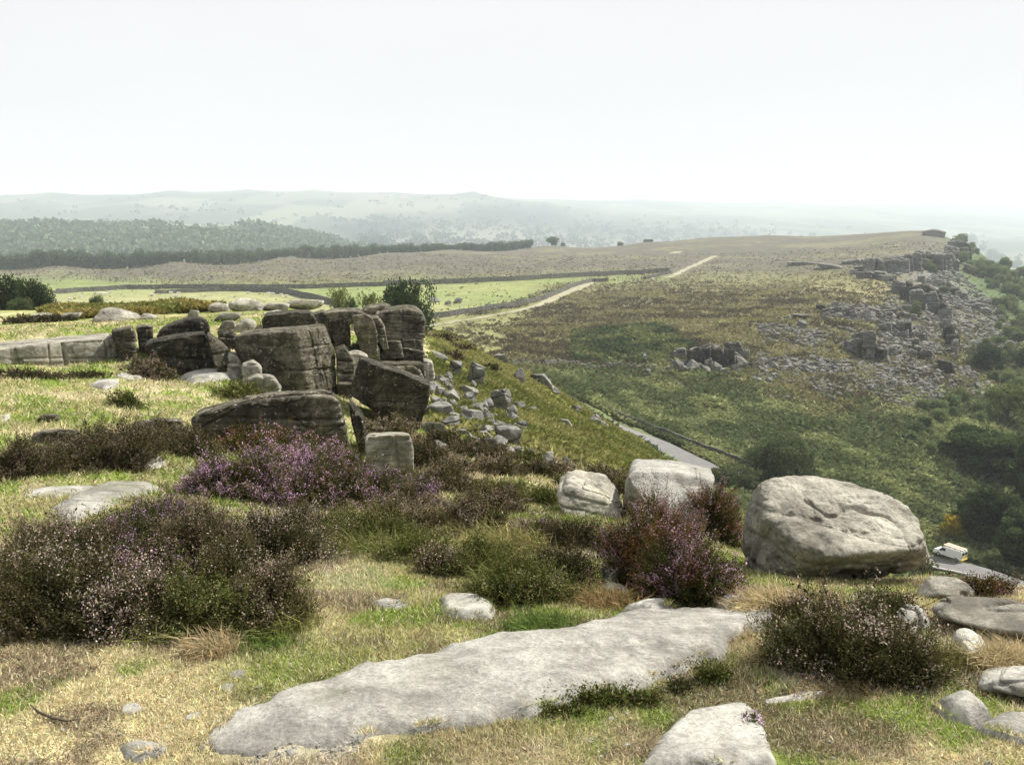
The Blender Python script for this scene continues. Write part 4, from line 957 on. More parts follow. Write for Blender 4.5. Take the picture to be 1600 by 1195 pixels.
PAL = {  # leaf, leaf2, flower, share of flowering sprigs
    'purple': ((0.085, 0.092, 0.032), (0.14, 0.11, 0.055), (0.50, 0.31, 0.45), 0.34),
    'lilac': ((0.07, 0.075, 0.028), (0.12, 0.095, 0.06), (0.34, 0.21, 0.33), 0.22),
    'rust': ((0.06, 0.065, 0.022), (0.17, 0.095, 0.045), (0.36, 0.23, 0.28), 0.22),
    'pale': ((0.06, 0.06, 0.025), (0.105, 0.09, 0.045), (0.42, 0.34, 0.29), 0.20),
    'brown': ((0.075, 0.068, 0.03), (0.15, 0.125, 0.07), (0.27, 0.21, 0.165), 0.30),
    'dark': ((0.05, 0.05, 0.022), (0.09, 0.075, 0.040), (0.16, 0.12, 0.09), 0.25),
    'green': ((0.085, 0.10, 0.028), (0.12, 0.12, 0.04), (0.20, 0.19, 0.09), 0.20),
}
def heather_mesh(w, d, h, pal, seed, px, dens=1.0, upright=0.6, ragged=0.5):
    """w, d, h metres; px = size in metres of one picture pixel at its distance"""
    rng = np.random.default_rng(seed)
    leaf, leaf2, flo, ff = PAL[pal]
    spr = max(0.02, 3.6 * px)
    area = math.pi * (w / 2) * (d / 2) + math.pi * (w + d) / 2 * h * 0.8
    M = int(min(5200, area / spr ** 2 * 2.4 * dens))
    ph = rng.uniform(0, 6.283, M); cz = rng.uniform(0.0, 1, M)
    sz = np.sqrt(1 - cz * cz)
    D = np.stack([sz * np.cos(ph), sz * np.sin(ph), cz], 1)
    lump = 1 + ragged * 1.6 * fbm(D * 1.6 + seed, 3, seed % 97) + 0.6 * ragged * vnoise(D * 5 + seed, seed % 89)
    shell = rng.uniform(0.62, 1.02, M) ** 0.6
    shell = np.where(rng.random(M) < 0.10, rng.uniform(1.03, 1.28, M), shell)
    P = D * np.array([w / 2, d / 2, h]) * (lump * shell)[:, None]
    P[:, :2] *= (1 + 0.25 * fbm(P * [3 / w, 3 / w, 0] + seed, 2, seed % 71))[:, None]
    A = unit(D * np.array([1, 1, 0.6]) + np.array([0, 0, upright]) + rng.normal(0, 0.22, (M, 3)))
    Ls = np.clip(rng.normal(0.12, 0.03, M), 0.06, 0.2) * (1 + 6 * px)
    O = P - A * Ls[:, None] * 0.8
    lv = Leaves()
    patch = fbm(P / (0.25 * w + 0.05) + seed, 3, seed % 83)
    isf = (rng.random(M) + 0.9 * patch < ff) & (cz > 0.02)
    base = np.where((rng.random(M) + 0.8 * vnoise(P / 0.14, seed % 79) > 0.6)[:, None], leaf2, leaf)
    base = base * np.exp(rng.normal(0, 0.22, (M, 1)))
    st = max(0.0022, px * 0.35)
    lv.add(*rhombs(O, A, Ls, st, base * 0.6, rng))
    K = 9
    lsz = max(0.013, 2.1 * px)
    for k in range(K):
        f = 0.25 + 0.8 * k / K
        c = O + A * (Ls * f)[:, None] + rng.normal(0, 0.005 + 0.3 * px, (M, 3))
        dd = A * 0.7 + rng.normal(0, 0.65, (M, 3))
        flw = isf & (f > 0.45)
        cc = np.where(flw[:, None], tint(flo, M, rng, 0.22, 0.07), tint(base, M, rng, 0.2, 0.05))
        lv.add(*rhombs(c, dd, np.where(flw, lsz * 0.75, lsz), np.where(flw, lsz * 0.62, lsz * 0.4), cc, rng))
    # woody inside
    m2 = M // 3
    i = rng.integers(M, size=m2); root = rng.normal(0, 0.12, (m2, 3)) * [w, d, 0.1]
    lv.add(*rhombs(root, P[i] - root, np.linalg.norm(P[i] - root, axis=1) * 0.95, max(0.004, px * 0.6), tint((0.06, 0.045, 0.032), m2, rng), rng, 0.3))
    m3 = M
    i = rng.integers(M, size=m3)
    lv.add(*rhombs(P[i] * rng.uniform(0.5, 0.9, (m3, 1)), rng.normal(0, 1, (m3, 3)) + [0, 0, 0.6], lsz * 2.0, lsz * 1.0, tint(np.asarray(leaf) * 0.8, m3, rng), rng))
    return lv.mesh('heather')
def heather(u, v, w, h, pal, label, group=None, depth=0.8, y=None, seed=None, name='heather_bush', dens=1.0, upright=0.6, ymin=1.6, sinkf=0.06, cat='heather', ragged=0.5, lift=False):
    p = hit(u, v, ymin) if y is None else None
    if y is not None: q = at(u, v, y); p = Vector((q.x, y, gz(q.x, y)))
    d = p.y * CP - p.z * SP
    W, H = w * d / FPX, h * d / FPX
    D_ = W * depth if w < h * 2.6 else H * 2.2 * depth
    px = d / 852
    Hh = H * 0.74; W *= 0.93
    me = heather_mesh(W, D_, Hh, pal, seed or int(u * 7 + v * 13) % 9973, px, dens, upright, ragged)
    p2 = Vector((p.x, p.y + D_ * 0.42, 0)); p2.z = min(gz(p2.x, p2.y), p.z + 0.1) - H * sinkf
    if lift: p2 = at(u, v, y)
    return link(name, me, M_HEATH, label=label, cat=cat, group=group, loc=p2)

# the big heather bank on the left
for u, v, w, h, pal, lb in [
    (40, 1003, 250, 165, 'pale', 'pale pink heather at the lower left picture edge'), (165, 1010, 210, 165, 'pale', 'fullest pale pink heather in the big left bank, at its front'),
    (285, 1002, 190, 135, 'green', 'green heather mixed with grass in front of the big left bank'), (405, 995, 170, 130, 'brown', 'twiggy brown heather at the right front corner of the big left bank'),
    (50, 915, 220, 110, 'brown', 'brown heather behind the edge-most pale pink one'), (165, 905, 200, 110, 'lilac', 'heather with lilac tips in the middle of the big left bank'),
    (290, 905, 210, 130, 'brown', 'tall brown heather in the middle of the big left bank'), (400, 890, 190, 115, 'pale', 'dusty beige heather at the upper right of the big left bank'),
    (455, 850, 90, 70, 'brown', 'small brown clump at the top right end of the big left bank'), (225, 835, 190, 60, 'lilac', 'lilac tipped clump at the back of the big left bank'), (340, 940, 180, 110, 'pale', 'greyish heather low in the centre right of the big left bank'),
    (188, 893, 62, 34, 'purple', 'bright magenta sprays on the big left bank, upper bunch'), (246, 925, 60, 26, 'purple', 'small bright magenta bunch in the grass of the big left bank')]:
    heather(u, v, w, h, pal, lb, 'heather of the big left bank', y=(3.95 if h < 40 else None), lift=h < 40)
# purple bank
for u, v, w, h, pal, lb in [
    (325, 782, 150, 100, 'purple', 'purple heather at the left end of the purple bank'), (420, 792, 170, 110, 'purple', 'fullest purple heather in the middle of the purple bank'), (505, 796, 150, 100, 'purple', 'purple heather at the right front of the purple bank'),
    (375, 712, 160, 72, 'rust', 'rusty heather creeping up the long front block'), (470, 735, 150, 64, 'purple', 'purple heather below the two white topped stones'), (575, 775, 110, 55, 'lilac', 'thin lilac heather left of the square ribbed block'),
    (608, 755, 60, 26, 'purple', 'little pink spray against the square ribbed block'), (640, 800, 120, 60, 'lilac', 'scattered lilac heather below the square ribbed block'), (545, 740, 70, 40, 'green', 'green sprig clump right of the purple bank top'),
    (290, 715, 90, 50, 'dark', 'dark heather at the left foot of the long front block')]:
    heather(u, v, w, h, pal, lb, 'heather of the purple bank')
for u, v, w, h, pal, lb in [
    (120, 738, 200, 84, 'dark', 'big dark heather mound left of the purple bank'), (10, 752, 120, 84, 'dark', 'dark heather at the left edge, above the big left bank'), (232, 700, 110, 48, 'brown', 'pinkish brown heather under the white spotted rock'),
    (190, 638, 60, 40, 'green', 'small round dark green shrub on the pale ledge'), (372, 626, 84, 38, 'green', 'dark green heather behind the long front block'), (222, 592, 86, 44, 'brown', 'grey brown twiggy heather before the broad blackened block'),
    (30, 592, 150, 18, 'dark', 'strip of dark heather under the long rock wall, at the edge'), (130, 592, 80, 16, 'dark', 'strip of dark heather under the long rock wall, farther right'), (600, 690, 90, 50, 'brown', 'brown heather growing under the great tilted block'),
    (655, 735, 110, 56, 'dark', 'dark brown heather right of the square ribbed block'), (60, 504, 130, 15, 'dark', 'low dark heather strip near the golden bracken'), (445, 610, 40, 14, 'rust', 'reddish tuft at the foot of the tall square block'),
    (575, 862, 170, 84, 'green', 'green heather and grass mound in the middle of the turf'), (640, 838, 110, 50, 'brown', 'bare brown twigs beside the green mound'), (735, 838, 130, 80, 'brown', 'tall brown heather on the crest in the middle'),
    (735, 905, 120, 70, 'green', 'green clump left in the mound above the flat slab'), (810, 950, 190, 95, 'green', 'big dark green clump above the flat slab and long slab'), (890, 925, 100, 90, 'dark', 'dark bare heather left of the round pale stone'),
    (830, 850, 80, 50, 'lilac', 'heather with lilac tips on the crest, in long grass'), (850, 790, 60, 36, 'green', 'yellow green clump left of the low cracked boulder'), (900, 860, 100, 60, 'dark', 'dark heather before the low cracked boulder'),
    (640, 882, 120, 50, 'green', 'low olive heather left of the flat slab above the turf bank'), (700, 905, 110, 56, 'brown', 'brown heather directly behind the flat slab above the turf bank'), (525, 845, 100, 50, 'dark', 'dark clump between the purple bank and the central mound'),
    (620, 812, 120, 46, 'brown', 'brown clump behind the bare twigs by the green mound'), (865, 915, 90, 80, 'dark', 'dark olive clump between the big dark green clump and bare heather'), (770, 800, 110, 46, 'brown', 'brown clump on the crest behind the tall brown heather'),
    (1000, 925, 130, 145, 'rust', 'reddish heather behind the round pale stone'), (1080, 955, 150, 175, 'rust', 'rust and purple heather directly left of the big perched boulder'), (1045, 880, 140, 125, 'rust', 'purple tipped heather in front of the pale wedge boulder'),
    (1118, 850, 110, 118, 'rust', 'tall dark heather with a magenta tip between the two boulders'), (1130, 945, 100, 90, 'purple', 'purple heather at the foot of the big perched boulder'), (965, 870, 80, 60, 'lilac', 'lilac heather under the low cracked boulder'),
    (1365, 1078, 230, 165, 'pale', 'big dark heather with pale pink flowers in front of the perched boulder'), (1268, 1054, 130, 84, 'green', 'green heather left of the big pale flowered one'), (1440, 1078, 120, 100, 'pale', 'pale flowered heather at the right of the big pale flowered one'),
    (1405, 985, 110, 80, 'pale', 'upper spray of pale flowered heather under the boulder overhang'), (1265, 990, 110, 60, 'brown', 'bare thin twigs below the boulder overhang'), (1435, 905, 60, 60, 'green', 'leggy green heather at the right end of the perched boulder'),
    (1555, 935, 110, 46, 'rust', 'rust brown heather beyond the broad lichened boulder'), (1500, 925, 60, 26, 'brown', 'small brown clump behind the low rounded boulder'), (1062, 1085, 44, 28, 'lilac', 'tiny lilac heather at the edge of the long slab'),
    (1120, 1075, 70, 42, 'green', 'low green clump right of the tiny lilac heather'), (1178, 1135, 26, 22, 'purple', 'tiny purple heather in the crack of the lowest slab'), (940, 1106, 200, 28, 'green', 'low green mat below the long slab'), (870, 1124, 110, 20, 'green', 'low mat of green at the lower rim of the long slab')]:
    heather(u, v, w, h, pal, lb, dens=0.8 if 'bare' in lb else 1.0)
for u, v, w, h, pal, lb in [(700, 772, 120, 50, 'brown', 'brown heather'), (775, 745, 100, 40, 'brown', 'x'), (735, 718, 90, 34, 'dark', 'x'), (690, 700, 80, 34, 'dark', 'x'), (835, 745, 90, 30, 'dark', 'x'), (900, 765, 90, 34, 'brown', 'x'), (955, 775, 80, 44, 'dark', 'x'),
                       (935, 745, 90, 26, 'brown', 'x'), (790, 780, 90, 40, 'green', 'x'), (660, 770, 80, 40, 'brown', 'x'), (715, 740, 80, 30, 'brown', 'x'), (770, 715, 80, 24, 'dark', 'x'), (640, 715, 60, 30, 'dark', 'x'), (820, 722, 60, 20, 'green', 'x'),
                       (870, 740, 60, 20, 'brown', 'x'), (620, 665, 60, 30, 'dark', 'x'), (985, 752, 50, 22, 'dark', 'x'), (740, 700, 60, 20, 'brown', 'x'), (700, 560, 50, 14, 'brown', 'x'), (760, 578, 46, 12, 'dark', 'x'), (715, 545, 60, 12, 'brown', 'x'), (690, 530, 50, 12, 'brown', 'x')]:
    heather(u, v, w, h, pal, 'brown heather clump on the slope between the crag and the wedge boulder', 'heather clumps on the near slope', ymin=6)

# grass: short turf as one mass
def grass_mass(n, r0, r1, L, W, seed, extra=None):
    rng = np.random.default_rng(seed)
    lum = C.max(-1); green = C[..., 1] / (C[..., 0] + 1e-6)
    mask = (gr > r0) & (gr < r1) & (np.abs(GX) < GY2 * 0.95 + 0.5)
    wgt = mask * np.where(lum < 0.11, 0.15, 1.0) * np.where(C[..., 2] > 0.245, 0.12, 1.0)
    if extra is not None: wgt = wgt * extra
    x, y, z = scatter_cells(wgt, n, rng, 420)
    keep = np.ones(n, bool)
    creep = 0.07 * fbm2(x / 0.12, y / 0.12, 3, 88)
    for poly in SLABS:
        sd_ = poly_sd(x, y, poly); keep &= sd_ < 0.01 + creep; z = z + np.where(sd_ > 0.0, 0.03, 0.0)
    x, y, z = x[keep], y[keep], z[keep]; n = len(x)
    th = np.arctan2(x, y); r = np.hypot(x, y)
    i = np.clip(((np.log(r) - LOGR[0]) / (LOGR[1] - LOGR[0])).astype(int) + 1, 1, NR - 1); j = np.clip(np.interp(th, TH, np.arange(len(TH))).astype(int), 0, nt_ - 1)
    c = C[i, j] * np.exp(rng.normal(0.34 if r0 < 5 else 0.12, 0.3, (n, 1))) * np.exp(rng.normal(0, 0.06, (n, 3)))
    dead = rng.random(n) < 0.22
    c[dead] = tint((0.50, 0.45, 0.30), dead.sum(), rng)
    tall = 1 + 1.2 * np.clip(fbm2(x / 0.5, y / 0.5, 3, 77), 0, 1)
    d = rng.normal(0, 0.75, (n, 3)); d[:, 2] = np.abs(d[:, 2]) * 0.4 + 0.55
    lv = Leaves(); lv.add(*rhombs(np.stack([x, y, z - 0.004], 1), d, L * tall * rng.uniform(0.5, 1.3, n) * (r / r0) ** 0.5, W * (r / r0) ** 0.8, c, rng, 0.35))
    return lv
lv = grass_mass(470000, 1.9, 7.5, 0.020, 0.0030, 1)
l2 = grass_mass(150000, 7.0, 34, 0.055, 0.010, 2)
lv.V += l2.V; lv.C += l2.C
link('grass', lv.mesh('grass'), M_GRASS, kind='stuff', label='short dry turf with brighter green patches')

def tuft(u, v, w, h, colr, label, n=900, ymin=1.6, droop=0.7, y=None):
    p = hit(u, v, ymin); d = p.y * CP - p.z * SP; W, H = w * d / FPX, h * d / FPX
    rng = np.random.default_rng(int(u * 3 + v)); px = d / 852
    a = rng.uniform(0, 6.283, n); rr = np.sqrt(rng.random(n)) * 0.5
    B = np.stack([rr * np.cos(a) * W, rr * np.sin(a) * W * 0.7, np.full(n, -0.01)], 1)
    out = np.stack([np.cos(a), np.sin(a), np.zeros(n)], 1) * rng.uniform(0.0, 0.6, (n, 1)) + rng.normal(0, 0.5, (n, 3)) * [1, 1, 0.3] + np.array([-0.35, -0.25, 0])
    B[:, :2] += 0.25 * W * rng.normal(0, 0.5, (n, 2))
    up = np.array([0, 0, 1.0])
    L = H * rng.uniform(0.3, 1.15, n); wd = max(0.003, 0.75 * px)
    lv = Leaves(); cc = tint(colr, n, rng, 0.3, 0.06)
    p0 = B; d0 = unit(out * 0.35 + up)
    p1 = p0 + d0 * (L * 0.55)[:, None]; d1 = unit(out * 0.9 + up * (1 - droop))
    sd = unit(np.cross(d0, rng.normal(size=(n, 3)))) * wd / 2
    p2 = p1 + d1 * (L * 0.5)[:, None]
    lv.add(np.stack([p0 - sd, p0 + sd, p1 + sd, p1 - sd], 1).reshape(-1, 3), np.repeat(cc, 4, 0))
    lv.add(np.stack([p1 - sd, p1 + sd, p2 + sd * 0.2, p2 - sd * 0.2], 1).reshape(-1, 3), np.repeat(cc, 4, 0))
    return link('grass_tuft', lv.mesh('grass_tuft'), M_GRASS, label=label, cat='grass', loc=p)
STR, GRN, DGR = (0.44, 0.36, 0.21), (0.19, 0.20, 0.07), (0.12, 0.17, 0.045)
for u, v, w, h, c_, lb, n_ in [(330, 1020, 70, 44, STR, 'straw coloured tuft at the front foot of the big left bank', 700), (1215, 962, 120, 52, STR, 'wide straw tuft left of the boulder overhang', 2200), (1565, 1042, 100, 50, STR, 'long drooping straw tuft by the right picture edge', 1500),
                         (945, 945, 90, 34, (0.26, 0.19, 0.09), 'brown dead tuft left of the round pale stone', 900), (560, 862, 160, 44, GRN, 'green tuft round the mound in the middle of the turf', 1800), (700, 830, 120, 36, (0.28, 0.26, 0.11), 'yellow green tuft over a half hidden slab on the crest', 1800),
                         (830, 925, 170, 46, GRN, 'long green grass in the clump above the long slab', 1500), (1205, 1035, 60, 40, STR, 'straw tuft at the right end of the long slab', 500), (265, 985, 170, 46, GRN, 'green grass growing through the big left bank', 2200),
                         (410, 985, 130, 60, (0.2, 0.2, 0.07), 'yellow green grass at the right of the big left bank', 1800), (850, 985, 100, 34, DGR, 'fresh green grass beside the flat slab above the turf bank', 1500), (790, 865, 110, 50, (0.24, 0.22, 0.09), 'tall seeding grass on the crest in the middle', 1200),
                         (1150, 1000, 60, 24, STR, 'small straw tuft on the edge of the long slab', 500), (400, 1012, 110, 24, DGR, 'fresh green grass in the shadow of the big left bank', 1400), (1440, 1040, 110, 60, (0.17, 0.16, 0.06), 'green brown grass beside the pale rounded stone', 1300),
                         (1330, 1090, 150, 24, STR, 'straw grass under the big pale flowered heather', 1400), (660, 690, 40, 14, STR, 'straw grass by the foot of the great tilted block', 400), (1275, 960, 100, 50, (0.30, 0.23, 0.12), 'stiff brown stalks under the boulder overhang', 600)]:
    tuft(u, v, w, h, c_, lb, n_)

# little stones set in the turf, and grit
rg0 = np.random.default_rng(4242)
FLATS = []
for k in range(5):
    me = boulder_mesh(140 + k, 14, 12, 0.45, False); me.materials.append(M_PALE); FLATS.append(me)
for k in range(46):
    u, v = rg0.uniform(-20, 1620), rg0.uniform(880, 1200) if k < 30 else rg0.uniform(600, 870)
    p = hit(u, v, 1.6)
    if any(poly_sd(np.array([p.x]), np.array([p.y]), s_)[0] > -0.03 for s_ in SLABS): continue
    o = link('turf_stone', FLATS[k % 5], label='little pale stone set in the trodden turf', cat='stone', group='little stones in the turf')
    s_ = rg0.uniform(0.03, 0.09) * (1 if p.y < 6 else 2.2); o.scale = (s_, s_ * rg0.uniform(0.6, 1.1), s_ * 0.5); o.location = p + Vector((0, 0, s_ * 0.04)); o.rotation_euler = (0, 0, rg0.uniform(0, 3))
gm_ = (gr > 1.8) * (gr < 9) * (C[..., 2] > 0.245)
x_, y_, z_ = scatter_cells(gm_ + 0.02 * (gr > 1.8) * (gr < 6), 2600, rg0)
V_, Q_ = mass_of([boulder_mesh(180 + k, 2, 10, 0.8) for k in range(3)], x_, y_, z_, 0.004 + 0.018 * rg0.random(len(x_)) ** 3, rg0, 0.7, 0.1)
link('gravel', make_mesh('gravel', V_, 4, Q_, False), M_PALE, kind='stuff', label='grit and small chips on bare patches of the turf')
# bracken and moor cover: masses
def clumps(mask, n, size, colf, seed, K=6, flat=0.4, wr=0.34, lift=0.0, avoid=False):
    rng = np.random.default_rng(seed)
    x, y, z = scatter_cells(mask, n, rng)
    ok = clear_of(x, y); x, y, z = x[ok], y[ok], z[ok]; n = len(x)
    if avoid:
        ok = np.ones(n, bool)
        for rx, ry, rr_ in ROCKS:
            if ry < 100: ok &= np.hypot(x - rx, y - ry) > rr_
        x, y, z = x[ok], y[ok], z[ok]; n = len(x)
    s = size * rng.uniform(0.6, 1.4, n) * np.clip(1 + 0.5 * fbm2(x / 6, y / 6, 3, seed), 0.5, 1.6)
    cl = colf(x, y, rng) * np.exp(rng.normal(0, 0.16, (n, 1)))
    P = np.stack([x, y, z + lift], 1)
    lv = Leaves()
    for k in range(K):
        a = rng.uniform(0, 6.283, n)
        d = np.stack([np.cos(a), np.sin(a), flat + rng.uniform(-0.15, 0.5, n)], 1)
        c0 = P + rng.normal(0, 0.22, (n, 3)) * s[:, None] * [1, 1, 0.3] + np.array([0, 0, 1.0]) * (s * rng.uniform(0.1, 0.55, n))[:, None]
        lv.add(*rhombs(c0, d, s * rng.uniform(0.6, 1.1, n), s * wr, cl * np.exp(rng.normal(0, 0.2, (n, 1))), rng))
    return lv
def two(a, b_, sc_, seed, lo=-0.2, hi=0.25):
    def f(x, y, rng):
        t = sstep(lo, hi, fbm2(x / sc_, y / sc_, 4, seed))[:, None]
        return np.asarray(a) * (1 - t) + np.asarray(b_) * t
    return f
lv = clumps(nb * (gr > 17) * sstep(-0.5, -0.1, nzE), 100000, 0.17, two((0.14, 0.155, 0.045), (0.24, 0.23, 0.09), 5, 301), 7, K=5, avoid=True)
l2 = clumps(in_poly(PU, PV, [(60, 492), (120, 476), (200, 468), (300, 464), (350, 466), (345, 486), (250, 492), (110, 500)]) * (gr > 34) * (gr < 60), 16000, 0.22, two((0.14, 0.155, 0.045), (0.24, 0.20, 0.065), 3, 303), 8, flat=0.8)
lv.V += l2.V; lv.C += l2.C
link('bracken', lv.mesh('bracken'), M_LEAF, kind='stuff', label='yellowing bracken covering the near slope and crag rim')
bz = brz * (gr < 230)
lv = clumps(bz * (0.35 + 0.65 * sstep(-0.45, -0.1, nzE + nzC * 0.5)), 90000, 0.75, two((0.10, 0.125, 0.055), (0.22, 0.24, 0.105), 7, 311, -0.05, 0.3), 9, K=5, wr=0.45)
l3 = clumps((in_poly(PU + wob * 20, PV + wob2 * 6, [(900, 520), (1040, 508), (1090, 545), (1040, 572), (900, 565)]) & (gr > 115) & (gr < 260)) * 1.0, 6000, 0.9, two((0.05, 0.07, 0.032), (0.13, 0.145, 0.06), 5, 313), 10, K=6, wr=0.5)
lv.V += l3.V; lv.C += l3.C
link('bracken', lv.mesh('bracken_far'), M_LEAF, kind='stuff', label='green bracken filling the valley side across the road')
moorm = farf * (gr > 115) * (1 - 0.8 * sstep(260, 420, gr)) * (gr < 620) * (1 - brz) * (np.abs(C[..., 1] - C[..., 0]) < 0.05) * np.where(C.max(-1) < 0.17, 1.0, 0.03) * (1 - 0.85 * np.clip(smask, 0, 1))
lv = clumps(moorm, 70000, 0.65, two((0.09, 0.076, 0.048), (0.21, 0.195, 0.095), 8, 321, -0.15, 0.25), 11, K=5, flat=0.5, wr=0.5)
link('moor_heather', lv.mesh('moor_heather'), M_LEAF, kind='stuff', label='brown heather and rough grass over the moor')

# trees and shrubs: trunk with limbs, crown of leaf clumps
def tube(pts, rad, seg=7):
    V, Q = [], []; pts = [Vector(p) for p in pts]
    for i, p in enumerate(pts):
        t = (pts[min(i + 1, len(pts) - 1)] - pts[max(i - 1, 0)]).normalized()
        a = t.cross(Vector((0.3, 1, 0.1))).normalized(); b_ = t.cross(a)
        for k in range(seg):
            an = 6.2832 * k / seg
            V.append(p + (a * math.cos(an) + b_ * math.sin(an)) * rad[i])
    for i in range(len(pts) - 1):
        for k in range(seg): Q.append((i * seg + k, i * seg + (k + 1) % seg, (i + 1) * seg + (k + 1) % seg, (i + 1) * seg + k))
    return [tuple(v) for v in V], Q
def tree_meshes(seed, w=1.0, h=1.0, nlobe=16, nleaf=9000, leaf=0.03, colr=(0.05, 0.075, 0.028), col2=(0.09, 0.12, 0.04), trunk=0.35, low=0.25, open_=0.0, lr=(0.13, 0.24)):
    """unit tree: height 1, crown width w; returns trunk mesh and crown mesh"""
    rng = np.random.default_rng(seed)
    L = Leaves(); lobes = []
    for k in range(nlobe):
        a = rng.uniform(0, 6.283); zc = rng.uniform(low, 0.86)
        prof = math.sqrt(max(0.05, 1 - ((zc - 0.5) / 0.52) ** 2))
        rr = w * 0.5 * prof * rng.uniform(0.35, 0.78)
        lobes.append((rr * math.cos(a), rr * math.sin(a), zc, w * rng.uniform(*lr) * (1 - open_ * 0.4)))
    lobes.append((0, 0, 0.82, w * 0.2)); lobes.append((0, 0, 0.5, w * 0.28))
    per = nleaf // len(lobes)
    for (x, y, z, r) in lobes:
        D = unit(rng.normal(size=(per, 3)))
        rad = r * (1 + 0.35 * fbm(D * 2.2 + x * 9, 2, seed)) * rng.uniform(0.72, 1.06, per)
        P = np.array([x, y, z]) + D * rad[:, None] * [1, 1, 0.82]
        P = P[fbm(P * 9 + seed, 2, seed + 5) > -0.32 + open_]
        n = len(P)
        mixv = rng.random()
        c = np.asarray(colr) * (1 - mixv) + np.asarray(col2) * mixv
        L.add(*rhombs(P, rng.normal(size=(n, 3)) + [0, 0, 0.2], leaf * rng.uniform(0.7, 1.4, n), leaf * 0.75, tint(c, n, rng, 0.25, 0.05), rng))
    crown = L.mesh('crown')
    V, Q = [], []
    def add(pts, rad, seg=7):
        v, q = tube(pts, rad, seg); o = len(V); V.extend(v); Q.extend([tuple(i + o for i in f) for f in q])
    t0 = 0.035 * w * 0.8
    add([(0, 0, -0.06), (0.01, 0, trunk * 0.5), (-0.01, 0.01, trunk), (0, 0, 0.72)], [t0 * 1.4, t0, t0 * 0.8, t0 * 0.2], 8)
    for (x, y, z, r) in lobes[:10]:
        s = trunk * rng.uniform(0.5, 1.1)
        add([(0, 0, s), (x * 0.5, y * 0.5, s + (z - s) * 0.55), (x, y, z)], [t0 * 0.55, t0 * 0.35, t0 * 0.12], 5)
    return make_mesh('trunk', V, 4, Q, True), crown
TREES = {}
def tree_kind(key, **k):
    t, c = tree_meshes(**k); t.materials.append(M_BARK); c.materials.append(M_LEAF); TREES[key] = (t, c)
DG, DG2 = (0.018, 0.031, 0.014), (0.085, 0.12, 0.042)  # second tone puts sunlit clump highlights into the leaf colour
tree_kind('big_a', seed=1, w=1.15, lr=(0.07, 0.15), nlobe=64, nleaf=52000, leaf=0.036, colr=DG, col2=DG2, low=0.18)
tree_kind('big_b', seed=2, w=0.95, lr=(0.08, 0.16), nlobe=54, nleaf=44000, leaf=0.038, colr=DG, col2=(0.08, 0.11, 0.042), low=0.15)
tree_kind('open', seed=3, w=0.9, nlobe=20, nleaf=12000, leaf=0.03, colr=(0.07, 0.095, 0.03), col2=(0.13, 0.15, 0.045), low=0.35, open_=0.25)
tree_kind('yellow', seed=4, w=1.1, nlobe=14, nleaf=7000, leaf=0.05, colr=(0.20, 0.18, 0.04), col2=(0.42, 0.33, 0.05), low=0.2)
tree_kind('thorn', seed=5, w=1.7, lr=(0.07, 0.15), nlobe=50, nleaf=18000, leaf=0.045, colr=(0.055, 0.075, 0.035), col2=(0.11, 0.135, 0.06), low=0.12, trunk=0.2)
tree_kind('shrub_a', seed=6, w=1.5, nlobe=12, nleaf=3600, leaf=0.09, colr=(0.10, 0.135, 0.06), col2=(0.18, 0.22, 0.09), low=0.15, trunk=0.2)
tree_kind('shrub_b', seed=7, w=1.2, nlobe=10, nleaf=3000, leaf=0.10, colr=(0.09, 0.125, 0.06), col2=(0.16, 0.195, 0.085), low=0.15, trunk=0.2)
tree_kind('shrub_c', seed=8, w=1.8, nlobe=12, nleaf=3600, leaf=0.09, colr=(0.095, 0.13, 0.055), col2=(0.18, 0.21, 0.085), low=0.1, trunk=0.2)
tree_kind('line_a', seed=9, w=1.1, nlobe=12, nleaf=1600, leaf=0.12, colr=(0.08, 0.11, 0.065), col2=(0.13, 0.165, 0.09), low=0.15)
tree_kind('line_b', seed=10, w=1.4, nlobe=12, nleaf=1600, leaf=0.12, colr=(0.075, 0.105, 0.06), col2=(0.12, 0.155, 0.085), low=0.12)
tree_kind('pale', seed=12, w=1.3, nlobe=12, nleaf=4200, leaf=0.05, colr=(0.11, 0.13, 0.045), col2=(0.19, 0.20, 0.08), low=0.2, open_=0.15, trunk=0.25)
tree_kind('dome', seed=13, w=1.6, nlobe=22, nleaf=14000, leaf=0.05, colr=(0.03, 0.048, 0.022), col2=(0.065, 0.09, 0.04), low=0.15, trunk=0.2)
def tree(u, v, wpx, hpx, kind, label, group=None, y=None, name='tree', cat='tree', ymin=20, bury=0.03):
    if y is None:
        p = hit(u, v, ymin)
        if p is None: return
    else:
        a = ray(u, v)[0]; p = Vector((a * y, y, gz(a * y, y)))
    d = p.y * CP - p.z * SP
    W, H = wpx * d / FPX, hpx * d / FPX
    if y is not None: H = at(u, v - hpx, y).z - p.z
    root = link(name, None, label=label, cat=cat, group=group, loc=(p.x, p.y + W * 0.15, p.z - H * bury), rotz=float(RNG.uniform(0, 6.28)))
    t, c = TREES[kind]
    bw = {'big_a': 1.15, 'big_b': .95, 'open': .9, 'yellow': 1.1, 'thorn': 1.7, 'shrub_a': 1.5, 'shrub_b': 1.2, 'shrub_c': 1.8, 'line_a': 1.1, 'line_b': 1.4, 'pale': 1.3, 'dome': 1.6}[kind]
    s = W / bw
    root.scale = (s, s, H)
    link('trunk', t, parent=root); link('crown', c, parent=root)
    return root
